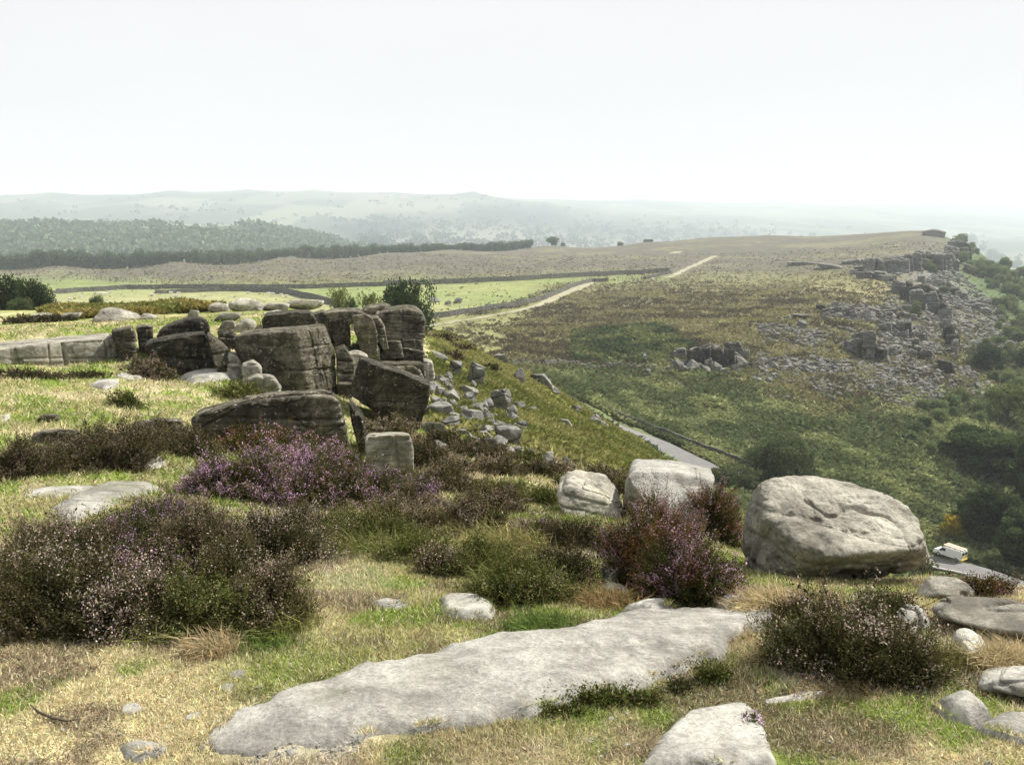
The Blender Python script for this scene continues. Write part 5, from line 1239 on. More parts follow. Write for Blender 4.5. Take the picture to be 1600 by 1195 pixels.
# right hand side, below the edge
tree(1538, 800, 150, 128, 'big_a', 'broad dark tree, largest in the valley on the right', y=132)
tree(1548, 893, 108, 128, 'big_b', 'dark tree standing right behind the white van', y=103)
tree(1612, 930, 110, 130, 'big_b', 'dark tree cut off by the right edge, below the others', y=93)
tree(1625, 790, 90, 100, 'big_a', 'dark tree at the right edge behind the tree by the van', y=122)
tree(1578, 690, 80, 92, 'open', 'light green open tree with its trunk showing', y=160)
tree(1640, 720, 90, 110, 'open', 'light green tree cut off by the right edge', y=150)
tree(1494, 845, 44, 40, 'yellow', 'yellow leaved small tree beside the white van', y=104)
tree(1472, 850, 36, 22, 'pale', 'low olive bush left of the yellow small tree', y=106, name='bush', cat='bush')
tree(1230, 768, 118, 80, 'thorn', 'round grey green thorn tree above the big perched boulder', y=106)
tree(1160, 778, 80, 40, 'thorn', 'low dark bush beside the road left of the thorn tree', y=104, name='bush', cat='bush')
tree(1130, 768, 60, 34, 'thorn', 'small dark bush where the road goes out of sight', y=102, name='bush', cat='bush')
tree(1190, 728, 60, 26, 'thorn', 'low bush up the bank behind the thorn tree', y=116, name='bush', cat='bush')
tree(1545, 580, 52, 40, 'dome', 'dark round bush alone on the green flank', ymin=120, name='bush', cat='bush')
tree(1608, 584, 44, 40, 'dome', 'dark round bush cut off by the right edge', ymin=120, name='bush', cat='bush')
tree(1430, 498, 20, 26, 'shrub_a', 'green bush in the gully of the broken edge', ymin=120, name='bush', cat='bush')
tree(1470, 660, 30, 20, 'shrub_a', 'green bush at the foot of the scree fan', ymin=110, name='bush', cat='bush')
rg = np.random.default_rng(77)
flank = [([(1500, 375), (1540, 392), (1600, 424), (1640, 450), (1640, 520), (1560, 500), (1530, 440), (1490, 400)], 95, (9, 24)),
         ([(1520, 500), (1640, 510), (1640, 620), (1560, 610), (1530, 540)], 44, (10, 28)), ([(1425, 400), (1480, 410), (1500, 470), (1440, 470)], 8, (10, 20)),
         ([(1440, 640), (1540, 620), (1560, 700), (1470, 720), (1420, 700)], 22, (14, 30))]
for fi, (poly, cnt, (s0, s1)) in enumerate(flank):
    us = [q[0] for q in poly]; vs = [q[1] for q in poly]; k = 0; pts = []
    while k < cnt:
        u, v = rg.uniform(min(us), max(us)), rg.uniform(min(vs), max(vs))
        if in_poly(np.array([u]), np.array([v]), poly)[0]: pts.append((v, u)); k += 1
    for v, u in sorted(pts):
        s = rg.uniform(s0, s1)
        tree(u, v, s, s * rg.uniform(0.65, 0.95), ['shrub_a', 'shrub_b', 'shrub_c'][rg.integers(3)], ['birch scrub on the green flank right of the edge', 'scrub on the lower green flank at the right', 'small bush growing between far rocks', 'bush on the bracken bank above the big dark tree'][fi],
             ['scrub on the upper flank', 'scrub on the lower flank', 'bushes among the far rocks', 'bushes above the dark tree'][fi], ymin=115, name='bush', cat='bush')
# left hand side
tree(12, 494, 60, 58, 'dome', 'grey green bush at the left picture edge', y=58, name='bush', cat='bush')
tree(52, 492, 56, 50, 'dome', 'dark pointed tree at the left, behind the skyline stones', y=56)
tree(28, 497, 50, 30, 'thorn', 'lower bush in front of the two left trees', y=54, name='bush', cat='bush')
tree(148, 480, 30, 18, 'thorn', 'small dark bush standing out of the golden bracken', y=56, name='bush', cat='bush')
tree(632, 498, 92, 52, 'dome', 'dark dome shaped bush behind the cap rock of the crag', y=62, name='bush', cat='bush')
tree(528, 484, 40, 34, 'pale', 'pale feathery sapling behind the crag', y=60, name='bush', cat='bush')
tree(575, 486, 40, 28, 'pale', 'pale bush between the sapling and the dark dome bush', y=60, name='bush', cat='bush')
tree(548, 484, 26, 18, 'shrub_b', 'small dull bush between the two pale ones', y=59, name='bush', cat='bush')
# line of trees along the moor edge
us = 0
k = 0
while us < 832:
    vv = np.interp(us, [0, 200, 400, 600, 830], [415, 411, 404, 395, 384])
    sz = rg.uniform(14, 24) * np.interp(us, [0, 500, 830], [1.25, 1.0, 0.6])
    yy = np.interp(us, [0, 300, 450, 600, 830], [560, 590, 650, 730, 830])
    tree(us, vv + 3, sz, sz * rg.uniform(0.7, 0.95), ['line_a', 'line_b'][k % 2], 'tree in the dark line along the far side of the moor', 'trees lining the far side of the moor', y=yy)
    us += sz * 0.42; k += 1
tree(862, 384, 21, 14, 'line_a', 'round lone tree on the moor skyline', y=840)
tree(880, 384, 9, 5, 'line_b', 'little bush right of the lone skyline tree', y=840, name='bush', cat='bush')
tree(970, 383, 12, 5, 'line_b', 'low bush on the moor skyline, half way to the square copse', y=880, name='bush', cat='bush')
for dx in (-5, 0, 5):
    tree(1013 + dx, 384, 8, 10, 'line_b', 'tree of the little square copse on the moor skyline', 'trees of the square copse', y=890)
tree(1461, 363, 14, 6, 'line_b', 'dark bush on the summit of the edge', ymin=500, name='bush', cat='bush')
# woods on the valley side beyond: one mass of crowns
woodm = (in_poly(PU, PV, [(-100, 352), (60, 352), (250, 353), (420, 350), (480, 360), (540, 376), (575, 395), (-100, 416)]) & (gr > 950) & (gr < 1700)) * sstep(-0.35, -0.15, nzF + 0.15)
x_, y_, z_ = scatter_cells(woodm, 3600, rg)
lv = Leaves()
nW = len(x_); szw = rg.uniform(7, 14, nW)
for k in range(22):
    D = unit(rg.normal(size=(nW, 3))); D[:, 2] = np.abs(D[:, 2])
    P = np.stack([x_, y_, z_ + szw * 0.3], 1) + D * szw[:, None] * [0.5, 0.5, 0.75]
    lv.add(*rhombs(P, rg.normal(size=(nW, 3)), szw * 0.5, szw * 0.4, tint((0.11, 0.15, 0.09), nW, rg, 0.3), rg))
fm = ((gr > 1900) & (gr < 4600) & (GZ > -140)) * 1.0
x_, y_, z_ = scatter_cells(fm * (in_poly(PU, PV, [(560, 340), (1100, 350), (1300, 372), (1000, 392), (560, 392)]) * 4 + 0.5), 1100, rg)
szw = rg.uniform(8, 18, len(x_))
for k in range(14):
    D = unit(rg.normal(size=(len(x_), 3))); D[:, 2] = np.abs(D[:, 2])
    P = np.stack([x_, y_, z_ + szw * 0.2], 1) + D * szw[:, None] * [0.8, 0.8, 0.6]
    lv.add(*rhombs(P, rg.normal(size=(len(x_), 3)), szw * 0.6, szw * 0.5, tint((0.03, 0.045, 0.03), len(x_), rg, 0.3), rg))
link('woods', lv.mesh('woods'), M_LEAF, kind='stuff', label='hazy broadleaf woods on the valley side beyond the moor')
# stick
a_, b2 = hit(128, 1104, 1.6), hit(50, 1112, 1.6)
pts = [hit(u, v, 1.6) + Vector((0, 0, 0.012)) for u, v in [(48, 1106), (62, 1118), (85, 1127), (105, 1131), (125, 1128)]]
v_, q_ = tube(pts, [0.002, 0.004, 0.005, 0.004, 0.002], 6)
link('fallen_twig', make_mesh('fallen_twig', v_, 4, q_, True), M_BARK, label='thin curved brown twig lying on the turf', cat='twig')
# ---------------------------------------------------------------- road, tracks, walls, fences, van, people, sheep
def ribbon(name, pts, width, mat, lift=0.06, step=0.8, kind='structure', label=None, wvar=0.0, seed=1, xoff=0.0, dash=None):
    P = np.array([(p.x, p.y) for p in pts])
    seg = np.hypot(*np.diff(P, axis=0).T); s = np.concatenate([[0], np.cumsum(seg)])
    n = int(s[-1] / step) + 2; t = np.linspace(0, s[-1], n)
    k = max(3, int(6 / step))
    x = np.interp(t, s, P[:, 0]); y = np.interp(t, s, P[:, 1])
    ker = np.ones(k) / k
    xp = np.concatenate([np.full(k, x[0]), x, np.full(k, x[-1])]); yp = np.concatenate([np.full(k, y[0]), y, np.full(k, y[-1])])
    x = np.convolve(xp, ker, 'same')[k:-k]; y = np.convolve(yp, ker, 'same')[k:-k]
    if wvar: x = x + wvar * 1.6 * fbm2(t / 9, t * 0 + seed, 3, seed + 5); y = y + wvar * 1.6 * fbm2(t / 9, t * 0 + seed + 7, 3, seed + 6)
    dx, dy = np.gradient(x), np.gradient(y); L = np.hypot(dx, dy) + 1e-9; nx_, ny_ = -dy / L, dx / L
    w = np.broadcast_to(np.interp(t, s, width) if hasattr(width, '__len__') else width, t.shape) * (1 + wvar * fbm2(t / 4, t * 0, 3, seed))
    A = 9; off = np.linspace(-0.5, 0.5, A)
    X = x[:, None] + nx_[:, None] * (w[:, None] * off[None] + xoff); Y = y[:, None] + ny_[:, None] * (w[:, None] * off[None] + xoff)
    Z = ground(X.ravel(), Y.ravel()).reshape(X.shape)
    Z = np.repeat(np.convolve(np.concatenate([np.full(k, Z.mean(1)[0]), Z.mean(1), np.full(k, Z.mean(1)[-1])]), ker, 'same')[k:-k][:, None], A, 1) if mat.name.startswith('asph') or mat.name.startswith('road') else Z
    Z = Z + lift
    i, j = np.meshgrid(np.arange(n - 1), np.arange(A - 1), indexing='ij')
    Q = np.stack([i * A + j, i * A + j + 1, (i + 1) * A + j + 1, (i + 1) * A + j], -1).reshape(-1, 4)
    if dash: Q = Q[((t[i.ravel()] % dash[0]) < dash[1])]
    link(name, make_mesh(name, np.stack([X, Y, Z], -1).reshape(-1, 3), 4, Q, True), mat, kind=kind)
    return x, y, Z[:, A // 2]
M_ROAD, nt, b = new_mat('asphalt')
geo = nt.nodes.new('ShaderNodeNewGeometry')
nt.links.new(ramp(nt, noise_node(nt, geo.outputs['Position'], 1.2, 6, 0.7), [(0.3, (0.13, 0.125, 0.125)), (0.7, (0.18, 0.175, 0.17))]), b.inputs['Base Color'])
M_TRACK, nt, b = new_mat('pale_track')
geo = nt.nodes.new('ShaderNodeNewGeometry')
nt.links.new(ramp(nt, noise_node(nt, geo.outputs['Position'], 0.5, 6, 0.75), [(0.35, (0.20, 0.19, 0.10)), (0.5, (0.28, 0.26, 0.18)), (0.7, (0.37, 0.34, 0.25))]), b.inputs['Base Color'])
M_LINE, nt, b = new_mat('road_paint'); b.inputs['Base Color'].default_value = (0.55, 0.55, 0.52, 1)
ribbon('road', RALL, 4.0, M_ROAD, 0.30)
for sd in (-1.8, 1.8): ribbon('road_marking', RALL[5:], 0.12, M_LINE, 0.305, xoff=sd)
ribbon('path', TRACK1, [2.0, 1.8, 2.0, 2.4, 3.4, 5.0, 5.5, 3.0], M_TRACK, 0.12, wvar=0.25)
ribbon('path', TRACK2, [2.5, 3.5, 4.5, 4.5, 3.5], M_TRACK, 0.12, wvar=0.9, seed=3)
ribbon('path', [hit(u, v, 400) for u, v in [(1052, 396), (1062, 393)]], [9, 5], M_TRACK, 0.1, wvar=0.5, seed=4)
ribbon('path', [hit(u, v, 200) for u, v in [(885, 484), (940, 481), (1000, 476), (1060, 472)]], [1.2, 2.0, 2.0, 1.0], M_TRACK, 0.06, wvar=0.8, seed=5)

M_WALL = rock_mat('wall_stone', (0.05, 0.048, 0.042), (0.12, 0.115, 0.10), (0.24, 0.23, 0.20), 0.3, 0.2, 0.9, 0.05)
def stone_wall(pix, hgt, label, ymin=100, st=0.7, courses=3, thick=0.6, seed=1, ruin=0.0, lift=0.0):
    rng = np.random.default_rng(seed)
    pts = [hit(u, v, ymin) for u, v in pix]
    P = np.array([(p.x, p.y) for p in pts]); s = np.concatenate([[0], np.cumsum(np.hypot(*np.diff(P, axis=0).T))])
    V, Q = [], []
    cube = np.array([(x, y, z) for z in (-.5, .5) for y in (-.5, .5) for x in (-.5, .5)])
    cq = np.array([(0, 1, 3, 2)[::-1], (4, 5, 7, 6), (0, 1, 5, 4), (2, 3, 7, 6)[::-1], (0, 2, 6, 4)[::-1], (1, 3, 7, 5)])
    o = 0
    def put(x, y, z, L, W, Hh, an):
        nonlocal o
        c = cube * [L, W, Hh] + rng.normal(0, 0.05, (8, 3)) * [L, W, Hh]
        ca, sa = math.cos(an), math.sin(an)
        V.append(np.stack([c[:, 0] * ca - c[:, 1] * sa + x, c[:, 0] * sa + c[:, 1] * ca + y, c[:, 2] + z], 1)); Q.append(cq + o); o += 8
    for cidx in range(courses + 1):
        t = rng.uniform(0, st); hh = hgt / (courses + 0.5)
        while t < s[-1]:
            L = st * rng.uniform(0.6, 1.3) * (0.55 if cidx == courses else 1)
            x, y = np.interp(t, s, P[:, 0]), np.interp(t, s, P[:, 1]); x2, y2 = np.interp(t + L, s, P[:, 0]), np.interp(t + L, s, P[:, 1])
            if not (ruin and rng.random() < ruin * (0.4 + cidx)):
                put(x, y, gz(x, y) + lift + hh * (cidx + 0.45) * (0.97 if cidx < courses else 0.98), L * 1.04, thick * (1 - 0.12 * cidx) * rng.uniform(0.85, 1.1), hh * rng.uniform(0.95, 1.25), math.atan2(y2 - y, x2 - x))
            t += L
    me = make_mesh('stone_wall', np.concatenate(V), 4, np.concatenate(Q))
    return link('stone_wall', me, M_WALL, label=label, cat='wall', kind='thing')
stone_wall([(664, 499), (700, 495), (760, 486), (820, 476), (850, 468), (875, 458), (900, 447), (925, 441), (950, 440)], 1.5, 'grey dry stone wall curving along the pale track', 180, 0.8, 3, seed=2)
stone_wall([(600, 446), (660, 445), (720, 443), (800, 439), (900, 433), (980, 429), (1046, 425)], 2.0, 'long dark stone wall closing the far side of the bright pasture', 220, 1.6, 3, seed=3)
stone_wall([(1006, 437), (1030, 431), (1050, 427)], 1.3, 'short stone wall at the corner by the far track', 220, 1.2, 2, seed=4)
stone_wall([(340, 455), (385, 455), (420, 457), (460, 462), (500, 471), (530, 480)], 2.0, 'dark stone wall curving down behind the crag', 180, 1.1, 3, seed=5)
stone_wall([(85, 459), (130, 456), (200, 452), (280, 451), (380, 451), (480, 451), (560, 448), (600, 447)], 1.6, 'long dark stone wall between the left pastures', 220, 1.8, 2, seed=6)
stone_wall([(240, 459), (300, 457), (345, 455)], 1.2, 'faint low wall end running left from the curving wall', 220, 1.8, 2, seed=7)
stone_wall([(950, 646), (978, 661), (1010, 672), (1050, 687), (1090, 702), (1135, 720), (1180, 738)], 1.15, 'mossy stone wall along the upper side of the road', 112, 0.6, 4, seed=8)
stone_wall([(800, 574), (850, 574), (900, 573), (950, 576), (1000, 577), (1045, 582)], 1.0, 'ruined low stone wall under the fence across the hollow', 120, 0.7, 2, seed=9, ruin=0.25)

M_WOOD, nt, b = new_mat('grey_post_wood'); b.inputs['Base Color'].default_value = (0.10, 0.09, 0.075, 1)
M_WIRE, nt, b = new_mat('fence_wire'); b.inputs['Base Color'].default_value = (0.2, 0.2, 0.2, 1); b.inputs['Metallic'].default_value = 0.6
def bx(lo, hi):
    x0, y0, z0 = lo; x1, y1, z1 = hi
    return ([(x0, y0, z0), (x1, y0, z0), (x1, y1, z0), (x0, y1, z0), (x0, y0, z1), (x1, y0, z1), (x1, y1, z1), (x0, y1, z1)],
            [(0, 3, 2, 1), (4, 5, 6, 7), (0, 1, 5, 4), (1, 2, 6, 5), (2, 3, 7, 6), (3, 0, 4, 7)])
def join(parts):
    V, Q = [], []
    for v, q in parts:
        o = len(V); V += [tuple(x) for x in v]; Q += [tuple(i + o for i in f) for f in q]
    return V, Q
v_, q_ = join([bx((-0.05, -0.05, -0.2), (0.05, 0.05, 0.95)), ([(-0.05, -0.05, 0.95), (0.05, -0.05, 0.95), (0.05, 0.05, 0.95), (-0.05, 0.05, 0.95), (-0.02, -0.02, 1.0), (0.02, -0.02, 1.0), (0.02, 0.02, 1.0), (-0.02, 0.02, 1.0)], [(4, 5, 6, 7), (0, 1, 5, 4), (1, 2, 6, 5), (2, 3, 7, 6), (3, 0, 4, 7)])])
POST = make_mesh('post', v_, 4, q_); POST.materials.append(M_WOOD)
def fence(pix, n, hgt, label, ymin=150, base=0.0, thickf=1.0, off=(0, 0)):
    pts = [hit(u, v, ymin) for u, v in pix]
    P = np.array([(p.x + off[0], p.y + off[1]) for p in pts]); s = np.concatenate([[0], np.cumsum(np.hypot(*np.diff(P, axis=0).T))])
    t = np.linspace(0, s[-1], n) + RNG.normal(0, s[-1] / n * 0.12, n); x = np.interp(t, s, P[:, 0]); y = np.interp(t, s, P[:, 1]); z = ground(x, y) + base
    root = link('wire_fence', None, label=label, cat='fence', loc=(x[0], y[0], z[0]))
    root['kind'] = 'thing'
    for k in range(n):
        o = link('post', POST, parent=root, loc=(x[k] - x[0], y[k] - y[0], z[k] - z[0])); o.scale = (thickf, thickf, hgt * RNG.uniform(0.9, 1.1)); o.rotation_euler = (RNG.normal(0, 0.04), RNG.normal(0, 0.04), 0)
    for hz_ in (0.45, 0.9):
        pv = [(x[k] - x[0], y[k] - y[0], z[k] - z[0] + hgt * hz_) for k in range(n)]
        v2, q2 = tube(pv, [0.004] * n, 4)
        link('wire', make_mesh('wire', v2, 4, q2), M_WIRE, parent=root)
fence([(664, 498), (700, 494), (760, 485), (820, 475), (850, 467), (875, 457), (900, 446), (925, 440), (950, 439)], 34, 2.3, 'wire fence on wooden posts behind the wall by the track', 180, off=(-0.5, 0.9), thickf=1.6)
fence([(600, 445), (720, 442), (800, 438), (900, 432), (980, 428), (1044, 424)], 40, 2.9, 'wire fence on wooden posts behind the far pasture wall', 220, off=(0, 1), thickf=1.8)
fence([(945, 441), (975, 439), (1004, 437)], 9, 1.7, 'short run of fence posts linking the two walls', 220, thickf=1.6)
fence([(786, 571), (850, 571), (900, 571), (950, 574), (1000, 575), (1042, 580)], 13, 1.5, 'wire fence on thin dark posts across the hollow', 120, off=(0, 0.9), thickf=0.9)
fence([(100, 434), (250, 445), (330, 449), (460, 449), (560, 446)], 44, 1.8, 'faint fence between left pasture and brown moor', 220, thickf=1.6)
# gate posts
for u, v, lb in [(1002, 437, 'stone gatepost, left of the gap by the short wall'), (1008, 437, 'dark wooden gatepost in the gap by the short wall')]:
    p = hit(u, v, 200); v_, q_ = join([bx((-0.25, -0.2, -0.3), (0.25, 0.2, 1.35)), bx((-0.2, -0.16, 1.35), (0.2, 0.16, 1.5))])
    link('gatepost', make_mesh('gatepost', v_, 4, q_), M_BOULD if 'stone' in lb else M_WOOD, label=lb, cat='gatepost', loc=p)

# white van with a ladder on its roof
def flat_mat(name, c, rough=0.5, metal=0.0, spec=0.5):
    m, nt, b = new_mat(name); b.inputs['Base Color'].default_value = (*c, 1); b.inputs['Roughness'].default_value = rough; b.inputs['Metallic'].default_value = metal; b.inputs['Specular IOR Level'].default_value = spec
    n = noise_node(nt, N(nt, 'ShaderNodeTexCoord').outputs['Object'], 4, 4)
    nt.links.new(mixc(nt, 1.0, c, ramp(nt, n, [(0.3, 0.9), (0.7, 1.06)]), 'MULTIPLY'), b.inputs['Base Color'])
    return m
M_WHITE = flat_mat('white_paint', (0.78, 0.79, 0.80), 0.3); M_GLASS = flat_mat('dark_window_glass', (0.02, 0.025, 0.03), 0.08)
M_TYRE = flat_mat('tyre_rubber', (0.02, 0.02, 0.02), 0.9); M_ORANGE = flat_mat('orange_ladder', (0.70, 0.42, 0.14), 0.5); M_YEL = flat_mat('yellow_chevron', (0.80, 0.55, 0.03), 0.5); M_RED = flat_mat('red_lamp', (0.5, 0.02, 0.02), 0.3)
M_RIM = flat_mat('steel_rim', (0.4, 0.4, 0.42), 0.35, 0.8)
root = link('van', None, label='white van with an orange topped roof rack driving away up the road', cat='van')
prof = [(2.45, 0.35), (2.5, 0.75), (2.35, 1.0), (1.55, 1.15), (0.95, 1.75), (0.7, 1.85), (-2.3, 1.92), (-2.42, 1.8), (-2.45, 0.4)]
def extrude(prof, w, inset=0.0):
    n = len(prof); V = [(x, -w, z) for x, z in prof] + [(x, w, z) for x, z in prof]
    me = bpy.data.meshes.new('p'); me.from_pydata(V, [], [tuple(range(n)), tuple(range(2 * n - 1, n - 1, -1))] + [(i, i + n, (i + 1) % n + n, (i + 1) % n) for i in range(n)]); me.update()
    return me
me = extrude(prof, 0.92); bo = link('body', me, M_WHITE, root)
md = bo.modifiers.new('soft', 'BEVEL'); md.width = 0.07; md.segments = 3
for f in (-1, 1):
    wm = extrude([(1.38, 1.16), (0.92, 1.66), (0.35, 1.68), (0.35, 1.14)], 0.006); o = link('side_window', wm, M_GLASS, root, loc=(0, f * 0.925, 0))
    dm = extrude([(1.42, 0.5), (1.42, 1.12), (0.33, 1.12), (0.33, 0.5)], 0.004); o = link('front_door', dm, M_WHITE, root, loc=(0, f * 0.922, 0))
    hm_ = extrude([(0.5, 0.98), (0.5, 1.02), (0.38, 1.02), (0.38, 0.98)], 0.015); link('handle', hm_, M_TYRE, o, loc=(0, f * 0.012, 0))
    v_, q_ = join([bx((1.05, f * 0.96 - 0.09, 1.1), (1.2, f * 0.96 + 0.09, 1.32))]); link('mirror', make_mesh('mirror', v_, 4, q_), M_TYRE, root, loc=(0, f * 0.08, 0))
    v_, q_ = join([bx((-2.475, f * 0.8 - 0.08, 0.8), (-2.445, f * 0.8 + 0.08, 1.2))]); link('tail_lamp', make_mesh('tail_lamp', v_, 4, q_), M_RED, root)
    v_, q_ = join([bx((2.36, f * 0.68 - 0.15, 0.78), (2.44, f * 0.68 + 0.15, 0.95))]); link('headlight', make_mesh('headlight', v_, 4, q_), M_GLASS, root)
ws = make_mesh('windscreen', [(1.53, -0.78, 1.19), (1.53, 0.78, 1.19), (0.99, 0.74, 1.73), (0.99, -0.74, 1.73), (1.50, -0.78, 1.16), (1.50, 0.78, 1.16), (0.95, 0.74, 1.70), (0.95, -0.74, 1.70)], 4, [(0, 1, 2, 3), (7, 6, 5, 4), (0, 4, 5, 1), (2, 6, 7, 3), (1, 5, 6, 2), (3, 7, 4, 0)])
ws.transform(Matrix.Translation((0.02, 0, 0.02))); link('windscreen', ws, M_GLASS, root)
for f in (-1, 1):
    v_, q_ = bx((-2.475, min(f * 0.02, f * 0.86), 0.5), (-2.45, max(f * 0.02, f * 0.86), 1.82)); d_ = link('rear_door', make_mesh('rear_door', v_, 4, q_), M_WHITE, root)
    v_, q_ = bx((-2.485, min(f * 0.1, f * 0.76), 1.25), (-2.474, max(f * 0.1, f * 0.76), 1.7)); link('window', make_mesh('window', v_, 4, q_), M_GLASS, d_)
    bars = []
    for i in range(4):
        z0 = 0.55 + i * 0.16
        ys = (f * 0.78, f * 0.06); zs = (z0 - 0.02, z0 + 0.14)
        bars.append(([(-2.482, ys[0], zs[0]), (-2.482, ys[1], zs[1]), (-2.482, ys[1], zs[1] + 0.085), (-2.482, ys[0], zs[0] + 0.085), (-2.474, ys[0], zs[0]), (-2.474, ys[1], zs[1]), (-2.474, ys[1], zs[1] + 0.085), (-2.474, ys[0], zs[0] + 0.085)], bx((0, 0, 0), (1, 1, 1))[1]))
    v_, q_ = join(bars); link('chevrons', make_mesh('chevrons', v_, 4, q_), M_YEL, d_)
v_, q_ = join([bx((-2.56, -0.9, 0.36), (-2.44, 0.9, 0.5)), bx((2.4, -0.9, 0.32), (2.56, 0.9, 0.55))]); link('bumper', make_mesh('bumper', v_, 4, q_), M_YEL, root)
def cyl(r, w, seg=20):
    V = [(r * math.cos(6.2832 * k / seg), y, r * math.sin(6.2832 * k / seg)) for y in (-w / 2, w / 2) for k in range(seg)]
    F = [(k, (k + 1) % seg, (k + 1) % seg + seg, k + seg) for k in range(seg)] + [tuple(range(seg))[::-1], tuple(range(seg, 2 * seg))]
    me = bpy.data.meshes.new('wheel'); me.from_pydata(V, [], F); me.update(); return me
TY, RI = cyl(0.33, 0.22), cyl(0.19, 0.235)
TY.materials.append(M_TYRE); RI.materials.append(M_RIM)
for x in (-1.6, 1.55):
    for f in (-1, 1):
        t_ = link('wheel', TY, parent=root, loc=(x, f * 0.83, 0.33)); link('rim', RI, parent=t_)
rk = [bx((x, -0.8, 1.9), (x + 0.05, 0.8, 2.06)) for x in (-2.1, -1.1, -0.1, 0.6)]
v_, q_ = join(rk); rr_ = link('roof_rack', make_mesh('roof_rack', v_, 4, q_), M_RIM, root)
for yo, nm in ((-0.42, 'ladder'), (0.42, 'ladder')):
    lad = [bx((-2.5, yo - 0.34, 2.063), (0.9, yo - 0.27, 2.2)), bx((-2.5, yo + 0.27, 2.063), (0.9, yo + 0.34, 2.2))]
    v_, q_ = join(lad); link('ladder', make_mesh('ladder', v_, 4, q_), M_ORANGE, label='orange ladder lying on the rack of the white van', cat='ladder', parent=None, group='ladders on the van roof')
    v_, q_ = join([bx((-2.4 + i * 0.2, yo - 0.27, 2.10), (-2.28 + i * 0.2, yo + 0.27, 2.16)) for i in range(17)]); link('rungs', make_mesh('rungs', v_, 4, q_), M_WHITE, [o for o in COL.objects if o.name.startswith('ladder')][-1])
hd = math.atan2(0.85, -0.53)
vz = max(gz(vanp.x + dx, vanp.y + dy) for dx in (-2, 0, 2) for dy in (-2, 0, 2)) + 0.1
root.location = (vanp.x, vanp.y + 1.0, vz); root.rotation_euler = (0, 0, hd)
root.scale = (0.70,) * 3
for o in [o for o in COL.objects if o.name.startswith('ladder')]:
    o.location = root.location; o.rotation_euler = root.rotation_euler; o.scale = root.scale

# walker and sheep: one continuous skinned body each
def skinned(name, verts, edges, radii, sub=1):
    me = bpy.data.meshes.new(name); me.from_pydata(verts, edges, []); me.update()
    o = bpy.data.objects.new(name + '_tmp', me); COL.objects.link(o)
    sk = o.modifiers.new('s', 'SKIN')
    for i, r in enumerate(radii): me.skin_vertices[0].data[i].radius = (r, r) if not hasattr(r, '__len__') else r
    me.skin_vertices[0].data[0].use_root = True
    ss = o.modifiers.new('u', 'SUBSURF'); ss.levels = sub; ss.render_levels = sub
    bpy.context.view_layer.update()
    res = bpy.data.meshes.new_from_object(o.evaluated_get(bpy.context.evaluated_depsgraph_get()))
    bpy.data.objects.remove(o); bpy.data.meshes.remove(me); res.name = name
    return res
def person_mesh():
    V = [(0, 0, .95), (0, 0, 1.18), (0, 0, 1.40), (0, .01, 1.52), (0, .02, 1.60), (0, .02, 1.72), (.10, 0, .90), (.11, .12, .50), (.11, .10, .08), (.11, .22, .04), (-.10, 0, .90), (-.11, -.10, .50), (-.11, -.28, .12), (-.11, -.18, .05),
         (.19, 0, 1.40), (.25, -.06, 1.12), (.24, .08, .90), (.24, .12, .80), (-.19, 0, 1.40), (-.25, .05, 1.12), (-.24, .2, .94), (-.24, .26, .86)]
    E = [(0, 1), (1, 2), (2, 3), (3, 4), (4, 5), (0, 6), (6, 7), (7, 8), (8, 9), (0, 10), (10, 11), (11, 12), (12, 13), (2, 14), (14, 15), (15, 16), (16, 17), (2, 18), (18, 19), (19, 20), (20, 21)]
    Rr = [.15, .15, .16, .06, .09, .08, .095, .065, .045, .04, .095, .065, .045, .04, .07, .05, .038, .035, .07, .05, .038, .035]
    return skinned('person', V, E, Rr, 1)
M_CLOTH = flat_mat('dark_clothes', (0.02, 0.022, 0.03), 0.9); M_SKIN = flat_mat('skin', (0.45, 0.28, 0.2), 0.6); M_FLEECE = flat_mat('fleece', (0.62, 0.60, 0.53), 0.95); M_FACE = flat_mat('dark_face', (0.05, 0.045, 0.04), 0.9); M_BLUE = flat_mat('pale_blue_cloth', (0.45, 0.55, 0.72), 0.9)
pm = person_mesh()
pp = hit(929, 443, 250)
pr = link('person', pm, M_CLOTH, label='walker in dark clothes standing on the pale track', cat='person', loc=(pp.x, pp.y, pp.z + 0.03), scale=1.15)
hmesh = skinned('hair', [(0, 0.0, 1.76), (0, -0.03, 1.70)], [(0, 1)], [.075, .08], 1); link('hair', hmesh, M_FACE, pr)
sp = [(0, -.5, .62), (0, -.2, .64), (0, .2, .64), (0, .5, .66), (0, .66, .80), (0, .82, .76), (.15, -.42, .4), (.15, -.42, .03), (-.15, -.42, .4), (-.15, -.42, .03), (.15, .42, .4), (.15, .42, .03), (-.15, .42, .4), (-.15, .42, .03)]
se = [(1, 0), (1, 2), (2, 3), (3, 4), (4, 5), (0, 6), (6, 7), (0, 8), (8, 9), (3, 10), (10, 11), (3, 12), (12, 13)]
sr = [.22, .27, .27, .2, .11, .07, .08, .045, .08, .045, .08, .045, .08, .045]
order = [1, 0, 2, 3, 4, 5, 6, 7, 8, 9, 10, 11, 12, 13]; inv = {o_: i for i, o_ in enumerate(order)}
SHEEP = skinned('sheep', [sp[i] for i in order], [(inv[a], inv[b_]) for a, b_ in se], [sr[i] for i in order], 1); SHEEP.materials.append(M_FLEECE)
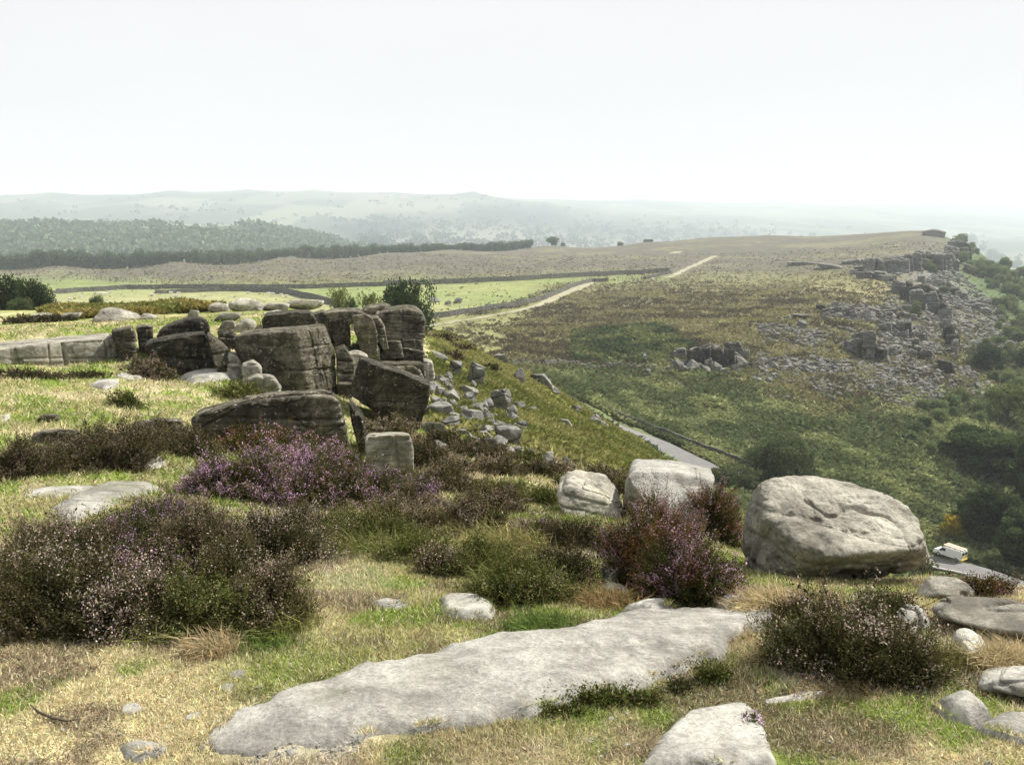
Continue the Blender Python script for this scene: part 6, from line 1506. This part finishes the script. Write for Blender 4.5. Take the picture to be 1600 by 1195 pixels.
for k, (u, v) in enumerate([(150, 460), (158, 461), (173, 459), (165, 462), (267, 460), (280, 461), (275, 465), (388, 460), (419, 461), (426, 462), (440, 463), (448, 465), (110, 470), (91, 474), (126, 466), (238, 463), (66, 462), (1040, 437), (1020, 438)]):
    p = hit(u, v, 150)
    lb = 'white sheep grazing in the left pasture below the skyline' if u < 300 else 'white sheep by the dark wall curving behind the crag' if u < 900 else ('white sheep on the grass by the corner of the far track' if u == 1040 else 'white sheep beside the short corner wall')
    link('sheep', SHEEP, label=lb, cat='sheep', group='sheep of the left pasture' if u < 300 else 'sheep by the curving wall' if u < 900 else None, loc=p, rotz=float(RNG.uniform(1.0, 2.1) * RNG.choice([-1, 1])), scale=1.25)
# small pale blue sitting figure beside the fence across the hollow
p = hit(1007, 561, 120)
V = [(0, 0, .12), (0, 0, .35), (0, 0, .56), (0, .02, .68), (0, .03, .74), (0, .03, .84), (.1, 0, .12), (.12, -.42, .42), (.12, -.62, .06), (-.1, 0, .12), (-.12, -.42, .42), (-.12, -.62, .06), (.19, 0, .56), (.22, -.2, .4), (.1, -.4, .42), (-.19, 0, .56), (-.22, -.2, .4), (-.1, -.4, .42)]
E = [(0, 1), (1, 2), (2, 3), (3, 4), (4, 5), (0, 6), (6, 7), (7, 8), (0, 9), (9, 10), (10, 11), (2, 12), (12, 13), (13, 14), (2, 15), (15, 16), (16, 17)]
link('person', skinned('sitting_person', V, E, [.15, .15, .15, .06, .09, .08, .09, .06, .045, .09, .06, .045, .06, .045, .035, .06, .045, .035], 1), M_BLUE, label='seated figure in pale blue beside the fence across the hollow', cat='person', loc=(p.x, p.y, p.z + 0.25), scale=1.2)
HAZE_D = 0.00022
# ---------------------------------------------------------------- the hazy air
def box_mesh(name, lo, hi):
    x0, y0, z0 = lo; x1, y1, z1 = hi
    v = [(x0, y0, z0), (x1, y0, z0), (x1, y1, z0), (x0, y1, z0), (x0, y0, z1), (x1, y0, z1), (x1, y1, z1), (x0, y1, z1)]
    f = [0, 3, 2, 1, 4, 5, 6, 7, 0, 1, 5, 4, 1, 2, 6, 5, 2, 3, 7, 6, 3, 0, 4, 7]
    return make_mesh(name, v, 4, f)
hm = bpy.data.materials.new('haze_air'); hm.use_nodes = True
hm.node_tree.nodes.clear()
ho = hm.node_tree.nodes.new('ShaderNodeOutputMaterial')
hv = hm.node_tree.nodes.new('ShaderNodeVolumePrincipled')
hv.inputs['Color'].default_value = (0.83, 0.915, 1.0, 1)
hv.inputs['Density'].default_value = HAZE_D
hv.inputs['Anisotropy'].default_value = 0.05
hm.node_tree.links.new(hv.outputs['Volume'], ho.inputs['Volume'])
hz = link('haze', box_mesh('haze', (-13500, -60, float(GZ.min()) - 1), (13500, 13500, float(GZ.max()) + 12)), hm, kind='stuff')
